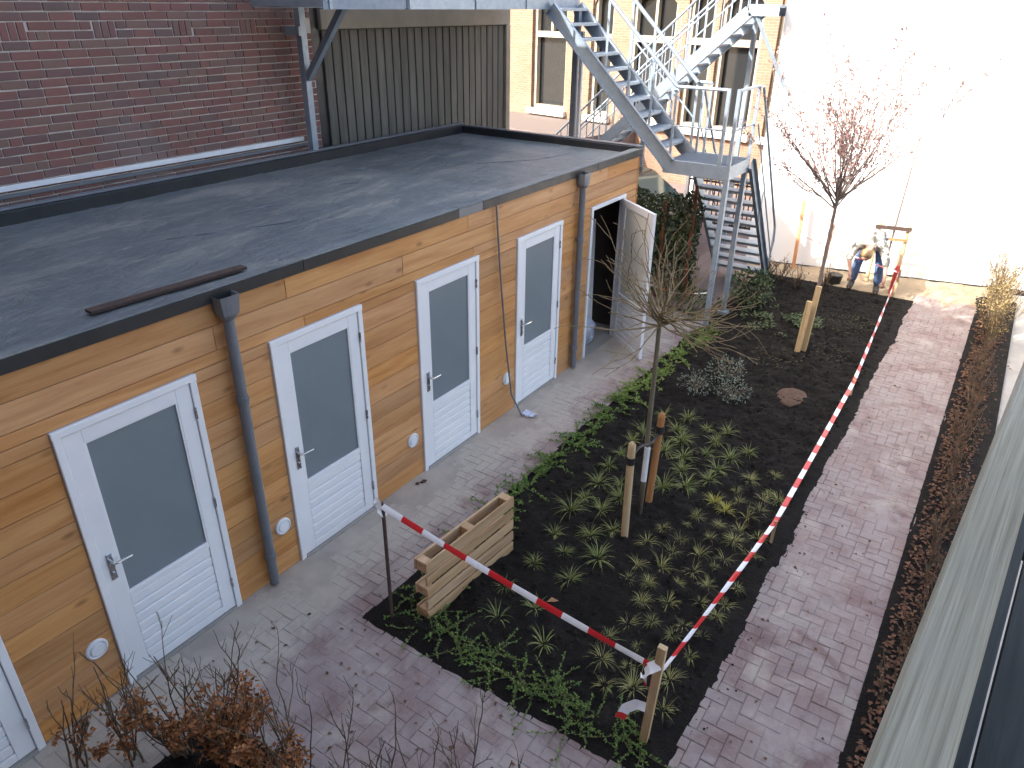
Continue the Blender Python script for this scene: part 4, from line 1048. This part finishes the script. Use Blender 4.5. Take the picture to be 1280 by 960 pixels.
def bush(name, mat, n, rx, rz, leaf, stems=8, twig='twig', shell=.35, asp=.5, base=0):
    e = empty(name, (0,0,0)); lf = MB(); st = MB()
    for _ in range(n):
        while True:
            v = Vector((U(-1,1), U(-1,1), U(-1,1)))
            if shell < v.length < 1: break
        v *= (1 + .35*noi(v.x*2, v.y*2, v.z*2))
        P = Vector((v.x*rx, v.y*rx, base + rz*.95 + v.z*rz))
        if P.z < .01: P.z = U(.01,.05)
        lf.leaf(P, v + Vector((U(-.8,.8), U(-.8,.8), U(-.4,.8))), (v.x+U(-.5,.5), v.y+U(-.5,.5), 1), leaf*U(.6,1.3), leaf*U(.6,1.3)*asp)
    for _ in range(stems):
        a = U(0,6.28); q = U(.4,.9); st.tube([(0,0,-.02), (rx*q*.4*math.cos(a), rx*q*.4*math.sin(a), base+rz*.7), (rx*q*math.cos(a), rx*q*math.sin(a), base+rz*U(.9,1.6))], [.010,.007,.003], 5)
    st.build('stem', M[twig], e); lf.build('foliage', M[mat], e); return e
sb = [bush('silver_shrub', 'silver', 380, .25, .15, .03, 14), bush('silver_shrub', 'silver', 320, .23, .13, .03, 12)]
for i, (x, y, s_) in enumerate(((1.93,7.35,1.05),(1.72,6.78,1.0),(2.18,6.82,.95))):
    o = sb[i] if i < 2 else copy_tree(sb[0])
    o.location = (x, y, .03); o.scale = (s_,)*3; o.rotation_euler.z = i*2.
    tag(o, 'loose silver-leaved shrub on the black soil behind the sedges', 'shrub', 'silver shrubs')
rh = bush('evergreen_shrub', 'dkleaf', 520, .36, .32, .10, asp=.32); rh.location = (1.32,10.25,.03); tag(rh, 'dark evergreen shrub with long leaves at the stair foot', 'shrub')
rh2 = bush('evergreen_shrub', 'dkleaf', 420, .30, .24, .09, asp=.32); rh2.location = (.72,9.35,-.03); tag(rh2, 'dark evergreen shrub beneath the stair landing', 'shrub')
gc = MB()
for _ in range(1500):
    a = U(0,6.28); q = math.sqrt(U(0,1)); x, y = 1.98 + .62*q*math.cos(a), 9.72 + .62*q*math.sin(a)
    if noi(x, y, 3, 3.5) < -.12: continue
    b_ = U(0,6.28); gc.leaf((x, y, .04+U(0,.08)), (math.cos(b_), math.sin(b_), U(0,.8)), (U(-.5,.5), U(-.5,.5), 1), U(.04,.075), U(.018,.03))
tag(gc.build('ground_cover', M['pachy'], kind='stuff'), 'patch of glossy green ground cover by the paired stakes', 'ground cover')
mw = MB()
for (x, y, rr, n) in ((2.3,8.35,.4,130),(2.85,10.3,.45,170),(2.9,9.0,.3,60)):
    for _ in range(n):
        a = U(0,6.28); q = rr*math.sqrt(U(0,1)); b_ = U(0,6.28); mw.leaf((x+q*math.cos(a), y+q*math.sin(a), .045+U(0,.03)), (math.cos(b_), math.sin(b_), U(0,.5)), (U(-.6,.6),U(-.6,.6),1), U(.02,.045), U(.015,.03))
tag(mw.build('sparse_weeds', M['weed'], kind='stuff'), 'sparse brownish seedlings in the soil past the silver shrubs', 'seedlings')
md = MB(); vs = []; fs = []
for j in range(13):
    for k in range(24):
        q = j/12; a = 6.283*k/24; x, y = 2.80 + q*.2*math.cos(a)*(1+.15*noi(math.cos(a),math.sin(a))), 7.33 + q*.26*math.sin(a); vs.append((x, y, .045 + .02*(1-q*q) + .02*noi(x, y, 0, 26) - (.04 if j == 12 else 0)))
for j in range(12):
    for k in range(24): k2 = (k+1) % 24; fs.append((j*24+k, (j+1)*24+k, (j+1)*24+k2, j*24+k2))
tag(md.add(vs, fs, .5).build('mulch_mound', M['mound'], smooth=True), 'round reddish brown mulch patch on the black soil', 'mulch')
tag(MB().leaf((2.12,2.42,.05), (.7,.6,.1), (0,0,1), .1, .055).build('bark_chip', M['post_brown']), 'brown bark chip lying in the bare soil', 'chip')

# ------------------------------------------------------------------ trees
def branch(st, tips, P, d, L, r_, depth, bend=.3, kids=(2,4), ang=.6, nseg=4, up=.1, nmin=.0022, shrink=(.5,.8)):
    pts = [P.copy()]; d = d.normalized()
    for k in range(nseg):
        d = (d + Vector((U(-1,1), U(-1,1), U(-1,1)))*bend*.4 + Vector((0,0,up*.3))).normalized(); P = P + d*L/nseg; pts.append(P.copy())
    st.tube(pts, [max(nmin, r_*(1 - .6*i/nseg)) for i in range(nseg+1)], 6 if r_ > .008 else 4, cap=False)
    for k in range(1, nseg+1): tips.append((pts[k], d.copy(), depth))
    if depth > 0:
        for _ in range(R_.randint(*kids)):
            i = R_.randint(1, nseg); nd = (d + Vector((U(-1,1), U(-1,1), U(-.8,1)))*ang).normalized()
            branch(st, tips, pts[i], nd, L*U(*shrink), max(nmin, r_*.55), depth-1, bend, kids, ang, nseg, up, nmin, shrink)
t1 = empty('bare_tree', (2.23,3.98,0), 'young bare standard tree with round head of ochre twigs, staked between two posts', 'tree')
m = MB(); m.tube([(2.23,3.98,-.05),(2.235,4.0,.5),(2.22,4.0,1.0),(2.21,4.02,1.5),(2.20,4.03,1.98),(2.2,4.03,2.06)], [.026,.024,.023,.021,.019,.012], 10); tr = m.build('trunk', M['bark'], t1, smooth=True)
m = MB(); tips = []
for i in range(34):
    a = 6.283*i/34 + U(-.2,.2); el = U(-.55,1.1)
    branch(m, tips, Vector((2.2,4.03,U(2.0,2.12))), Vector((math.cos(a)*math.cos(el), math.sin(a)*math.cos(el), math.sin(el)*1.)), U(.42,.66), .0085, 2, .55, (1,3), .5, 6, .03, .0026)
m.build('crown', M['twig_ochre'], t1)
MB().tube([(2.235,3.985,.42),(2.236,3.99,.80)], .0275, 10).build('trunk_guard', M['white_dirty'], t1)
post('tree_stake', (2.26,3.6,-.1), (2.24,3.6,1.06), .07, 'post_wood', 'pale round stake beside the bare twiggy tree', 'stake', True)
post('tree_stake', (2.22,4.22,-.1), (2.25,4.23,1.07), .07, 'post_brown', 'orange-brown round stake beside the bare twiggy tree', 'stake', True)
m = MB(); tp_ = []
for t in range(13):
    q = t/12; tp_.append(Vector((2.245,3.56+.7*q, .87 + .05*math.sin(q*6.28))))
m.tube(tp_, .014, 5); m.tube([(2.243,3.6,.83),(2.243,3.6,.90)], .042, 12); m.tube([(2.247,4.23,.84),(2.247,4.23,.92)], .042, 12)
tag(m.build('tree_tie', M['rubber']), 'black rubber tie joining the bare tree to its stakes', 'tie')

t2 = empty('blossom_tree', (2.53,9.1,0), 'slender young tree with pink-brown buds against the white wall', 'tree')
K = Vector((2.50,9.25,2.05))
m = MB(); m.tube([(2.53,9.1,-.05),(2.525,9.14,.7),(2.51,9.2,1.4),K,K+Vector((.0,.02,.15))], [.03,.027,.025,.022,.016], 10); m.build('trunk', M['bark_red'], t2, smooth=True)
m = MB(); tips = []
for i in range(24):
    a = 6.283*i*.382 + U(-.2,.2); sp = U(.6,1.7) if i % 3 else U(.05,.5)
    branch(m, tips, K + Vector((0,0,U(-.04,.12))), Vector((math.cos(a)*sp, math.sin(a)*sp, 1)), U(1.0,1.65), .011, 2, .35, (2,5), .7, 5, .16, .0028, (.4,.65))
m.build('crown', M['bark_red'], t2)
lf = MB()
for (P, d, dep) in tips:
    if dep > 1: continue
    for _ in range(R_.choice((1,1,2,2,3))): lf.leaf(P + Vector((U(-.03,.03),U(-.03,.03),U(-.03,.03))), d + Vector((U(-1,1),U(-1,1),U(-.6,1))), (U(-1,1),U(-1,1),1), U(.035,.065), U(.02,.036))
lf.build('buds', M['blossom'], t2)
post('tree_stake', (2.47,8.84,-.1), (2.50,8.84,.80), .075, 'post_wood', 'shorter of two stakes by the budding tree', 'stake')
post('tree_stake', (2.53,8.95,-.1), (2.56,8.96,1.0), .075, 'post_wood', 'taller of two stakes by the budding tree', 'stake')

# H-frame support and sapling before the wall
hf = empty('tree_support', (2.9,12.9,0), 'timber support frame of two posts and a crossbar by the wall', 'tree support')
ha, hb_ = Vector((2.67,12.84,0)), Vector((3.13,12.95,0))
for q in (ha, hb_): MB().tube([q+Vector((0,0,-.1)), q+Vector((0,0,1.05)), q+Vector((0,0,1.09))], [.034,.034,.025], 10).build('post', M['post_wood'], hf)
off = Vector((.0,-.045,0)); MB().bar(ha+off+Vector((-.06,0,1.02)), hb_+off+Vector((.06,0,1.02)), .022, .07).build('crossbar', M['rustdark'], hf)
MB().bar(ha+off+Vector((-.04,0,.82)), hb_+off+Vector((.04,0,.82)), .022, .05).build('crossbar', M['post_brown'], hf)
sp = empty('sapling', (2.9,12.93,0), 'thin bare sapling tied to the timber support frame', 'tree')
m = MB(); m.tube([(2.9,12.93,-.05),(2.91,12.93,1.0),(2.93,12.94,2.0),(2.94,12.95,2.9)], [.022,.019,.013,.005], 8); m.build('trunk', M['bark_red'], sp, smooth=True)
m = MB(); tips = []
for i in range(9): branch(m, tips, Vector((2.93,12.94,1.7+i*.12)), Vector((U(-1,1),U(-.6,.3),.9)), U(.25,.5), .004, 1, .3, (1,2), .5, 4, .2, .0018)
m.build('crown', M['bark_red'], sp)
post('wooden_stake', (1.36,12.78,-.15), (1.31,12.84,1.28), .06, 'post_orange', 'tall orange wooden stake before the white wall', 'stake')
post('wooden_stake', (1.9,12.75,-.15), (1.93,12.75,.95), .028, 'post_brown', 'thin dark stake between the orange stake and gardener', 'stake')

# ------------------------------------------------------------------ beech shrubs and hedges
def beech(h, stems, leaves, name='beech_shrub', leafmat_='rustleaf', low=.0, high=1., spread=.28, lsz=.045):
    e = empty(name, (0,0,0)); st = MB(); lf = MB(); tips = []
    for _ in range(stems):
        a = U(0,6.28); branch(st, tips, Vector((U(-.05,.05), U(-.05,.05), -.02)), Vector((math.cos(a)*spread, math.sin(a)*spread, 1)), h*U(.6,1), .008, 2, .35, (2,4), .55, 6, .2, .0018, (.25,.5))
    st.build('stem', M['twig'], e)
    c = [t for t in tips if low*h < t[0].z < high*h and t[2] < 2]
    for _ in range(leaves):
        P, d, k = R_.choice(c); lf.leaf(P + Vector((U(-.03,.03),U(-.03,.03),U(-.03,.03))), Vector((U(-1,1),U(-1,1),U(-.8,.5))), (U(-1,1),U(-1,1),U(.2,1)), lsz*U(.6,1.2), lsz*U(.4,.75))
    if lf.v: lf.build('foliage', M[leafmat_], e)
    return e
for (x, y, h, s_, n, lo, hi, lab) in ((1.42,.06,.72,11,900,.25,1.,'dense rust-leaved beech shrub on the dark soil corner'),
        (1.10,-.02,1.05,8,420,.15,.72,'half-bare beech shrub with rust leaves low on its stems before the white door'),
        (.86,-.12,.9,8,420,.15,.68,'beech shrub of bare tips and rust leaves nearer the shed foot'),
        (1.22,.0,.62,11,620,.2,1.,'short bushy rust-leaved beech shrub over bare soil'),
        (.62,-.34,.72,7,260,.15,.6,'sparse beech shrub with few leaves close to the shed wall'),
        (.36,-.56,.7,5,90,.1,.5,'nearly leafless beech shrub by the cut-off door'),
        (1.66,.16,.95,7,220,.05,.45,'slim bare beech shrub with leaves at its foot on the paving edge')):
    o = beech(h, s_, n, low=lo, high=hi); o.location = (x, y, .0); tag(o, lab, 'shrub')
for i, (x, y, h) in enumerate(((1.95,.22,.9),(2.2,.3,.85),(2.42,.42,.8),(2.62,.55,.8),(2.85,.72,.6),(.95,.1,1.0))):
    o = beech(h, 3, 0, 'bare_shrub', spread=.2); o.location = (x, y, -.0); tag(o, 'thin leafless branching shrub before the brick path', 'shrub', 'leafless shrubs in the foreground')
hs = [beech(.42, 6, 75, 'hedge_plant', 'litter', low=.0, high=.95, spread=.3, lsz=.036) for _ in range(4)]
place(hs, [(4.74+U(-.05,.05), 2.2+i*.36) for i in range(23)], 'low brown-leaved hedge plant in the litter strip beside the path', 'hedge plant', 'hedge plants along the path', .02, .85, 1.1)
ho = [beech(.95, 8, 520, 'tall_hedge_plant', 'ochreleaf', .05, 1., .22, .034) for _ in range(3)]
place(ho, [(4.76+U(-.04,.04), 10.6+i*.3) for i in range(8)], 'tall ochre-leaved hedge plant where the path meets the white wall', 'hedge plant', 'tall hedge plants at the path end', .02, .9, 1.1)
ds = [beech(.4, 8, 60, 'dry_shrub', 'litter', .05, .9, .5, .03) for _ in range(2)]
place(ds, [(1.75,11.6),(1.35,11.9),(2.15,12.0),(1.1,12.2)], 'dry brown twiggy shrub between the stair foot and the wall', 'shrub', 'dry shrubs before the wall', .0)
# bare bush by the open door, ivy screen behind it
bb = empty('bare_bush', (.35,9.05,0), 'spreading leafless ochre bush beside the open shed door', 'bush'); m = MB(); tips = []
for i in range(15):
    a = U(0,6.28); branch(m, tips, Vector((.35+U(-.1,.1),9.05+U(-.1,.1),-.03)), Vector((math.cos(a)*.7, math.sin(a)*.5, 1)), U(.45,.8), .007, 2, .3, (2,3), .5, 5, .1, .002, (.4,.65))
m.build('branches', M['twig_ochre'], bb)
iv = empty('ivy_screen', (-.1,10.2,0), 'dark ivy screen on rusty steel posts behind the open door', 'ivy screen')
for (x, y, h) in ((-.22,9.9,1.62),(.27,9.92,1.93),(-.75,9.9,1.6)): MB().bar((x,y,-.06), (x,y,h), .05, .02, (0,1,0)).build('post', M['rust'], iv)
m = MB()
for _ in range(5200):
    x = U(-1.0,.34); y = 10.05 + R_.gauss(0,.09); z = U(0,1.72+.14*noi(x*3,1)) 
    m.leaf((x, y, z), (U(-1,1), U(-1,.2), U(-1,.3)), (U(-.5,.5), -1, U(-.2,.8)), U(.04,.075), U(.035,.06))
m.build('foliage', M['ivy'], iv)
m = MB()
for i in range(14): x = -1.0+.09*i; m.tube([(x,10.06,-.05),(x+U(-.1,.1),10.06,.8),(x+U(-.15,.15),10.06,1.6)], .006, 4)
m.build('stem', M['twig'], iv)
bk = MB(); bk.tube([(2.2,12.35,-.08),(2.2,12.35,.0),(2.2,12.35,.16),(2.2,12.35,.165),(2.2,12.35,.05)], [.11,.11,.135,.12,.1], 14)
tag(bk.build('plant_pot', M['rubber']), 'black plant pot on the soil beside the gardener', 'pot')

# ================================================================== GARDENER
man = empty('person', (2.73,12.1,0), 'person in patterned shirt and blue jeans bending over the bed by the tape', 'person')
def skin(name, mat, verts, edges, radii, root=0, sub_=2):
    me = bpy.data.meshes.new(name); off = Vector((2.73,12.1,0))
    me.from_pydata([(x,y,z) for x,y,z in verts], edges, []); me.materials.append(mat)
    o = bpy.data.objects.new(name, me); COL.objects.link(o); o.parent = man
    o.modifiers.new('skin', 'SKIN').use_smooth_shade = True
    if not me.skin_vertices: me.attributes
    sv = me.skin_vertices[0].data if len(me.skin_vertices) else None
    for i, r_ in enumerate(radii):
        rr = r_ if isinstance(r_, tuple) else (r_, r_); sv[i].radius = rr
    sv[root].use_root = True
    s2 = o.modifiers.new('sub', 'SUBSURF'); s2.levels = sub_; s2.render_levels = sub_
    return o
# joints, local to (2.73, 12.1); the figure faces -y, bent forward at the hips
J = dict(pel=(0,.16,.93), waist=(.0,.02,1.0), chest=(.02,-.20,.98), neck=(.0,-.36,.88), head=(-.015,-.43,.80), crown=(-.025,-.475,.70),
         hl=(-.10,.15,.90), kl=(-.19,.10,.50), al=(-.22,.14,.09), tl=(-.23,-.02,.045), hr=(.10,.15,.90), kr=(.17,.08,.50), ar=(.20,.12,.09), tr=(.22,-.04,.045),
         sl=(-.19,-.24,.93), el=(-.29,-.26,.68), wl=(-.22,-.36,.47), fl=(-.20,-.40,.38), sr=(.20,-.24,.93), er=(.30,-.27,.67), wr=(.34,-.36,.44), fr=(.34,-.40,.35))
def chain(keys): return [J[k] for k in keys]
names = ['pel','waist','chest','neck','head','crown','hl','kl','al','tl','hr','kr','ar','tr','sl','el','wl','fl','sr','er','wr','fr']
E_ = [('pel','waist'),('waist','chest'),('chest','neck'),('neck','head'),('head','crown'),('pel','hl'),('hl','kl'),('kl','al'),('al','tl'),('pel','hr'),('hr','kr'),('kr','ar'),('ar','tr'),('chest','sl'),('sl','el'),('el','wl'),('wl','fl'),('chest','sr'),('sr','er'),('er','wr'),('wr','fr')]
rad = dict(pel=.12, waist=.12, chest=.13, neck=.055, head=.085, crown=.07, hl=.085, kl=.055, al=.04, tl=.03, hr=.085, kr=.055, ar=.04, tr=.03, sl=.06, el=.042, wl=.028, fl=.034, sr=.06, er=.042, wr=.028, fr=.034)
ix = {k: i for i, k in enumerate(names)}
skin('body', M['skin'], [J[k] for k in names], [(ix[a], ix[b]) for a, b in E_], [rad[k] for k in names])
def part(name, mat, keys, edges, rr, extra={}):
    L = {k: i for i, k in enumerate(keys)}; skin(name, M[mat], [extra.get(k, J.get(k)) for k in keys], [(L[a], L[b]) for a, b in edges], rr)
lerp3 = lambda a, b, t: tuple(a[i]+(b[i]-a[i])*t for i in range(3))
part('shirt', 'shirt', ['waist','chest','n2','sl','el','sr','er','p2','fl2','fr2'], [('waist','chest'),('chest','n2'),('chest','sl'),('sl','el'),('chest','sr'),('sr','er'),('p2','waist'),('el','fl2'),('er','fr2')],
     [.15,.165,.085,.085,.066,.085,.066,.14,.055,.055], dict(n2=lerp3(J['chest'],J['neck'],.8), p2=(0,.12,.97), fl2=lerp3(J['el'],J['wl'],.35), fr2=lerp3(J['er'],J['wr'],.35)))
part('jeans', 'jeans', ['pel','hl','kl','a1','hr','kr','a2'], [('pel','hl'),('hl','kl'),('kl','a1'),('pel','hr'),('hr','kr'),('kr','a2')], [.115,.10,.078,.068,.10,.078,.068], dict(a1=lerp3(J['kl'],J['al'],.9), a2=lerp3(J['kr'],J['ar'],.9)))
for s_ in 'lr': part('boot', 'boot', ['x','a'+s_,'t'+s_], [('x','a'+s_),('a'+s_,'t'+s_)], [.055,.058,.05], dict(x=lerp3(J['k'+s_],J['a'+s_],.8)))
part('hair', 'hair', ['h1','h2','h3'], [('h1','h2'),('h2','h3')], [.09,.118,.09], dict(h1=(-.005,-.37,.87), h2=(-.015,-.435,.81), h3=(-.025,-.49,.74)))
for sgn, s_ in ((-1,'l'),(1,'r')):
    W = Vector(J['f'+s_]); hv = []; he = []; hr_ = []
    for k in range(5):
        b = len(hv); sp_ = (k-2)*.017
        tipz = (-.07,-.085,-.09,-.082,-.066)[k] if k else -.05
        o_ = Vector((sp_ - (sgn*.02 if k == 0 else 0), -.005, .0))
        hv += [tuple(W + o_*.4), tuple(W + o_ + Vector((0,-.012,tipz*.55))), tuple(W + o_ + Vector((0,.006,tipz)))]; he += [(b,b+1),(b+1,b+2)]; hr_ += [.012,.0095,.008]
    for k in range(4): he.append((k*3, (k+1)*3))
    skin('hand', M['skin'], hv, he, hr_, 6, 1)
glv = MB().tube([(3.16,12.42,-.08),(3.17,12.42,.42),(3.17,12.42,.5)], [.05,.05,.03], 10)
tag(glv.build('marker_post', M['hivis']), 'short orange-red marker post by the tape end', 'post')
print('objects', len(bpy.data.objects), 'tris', sum(sum(len(p.vertices)-2 for p in me.polygons) for me in bpy.data.meshes))
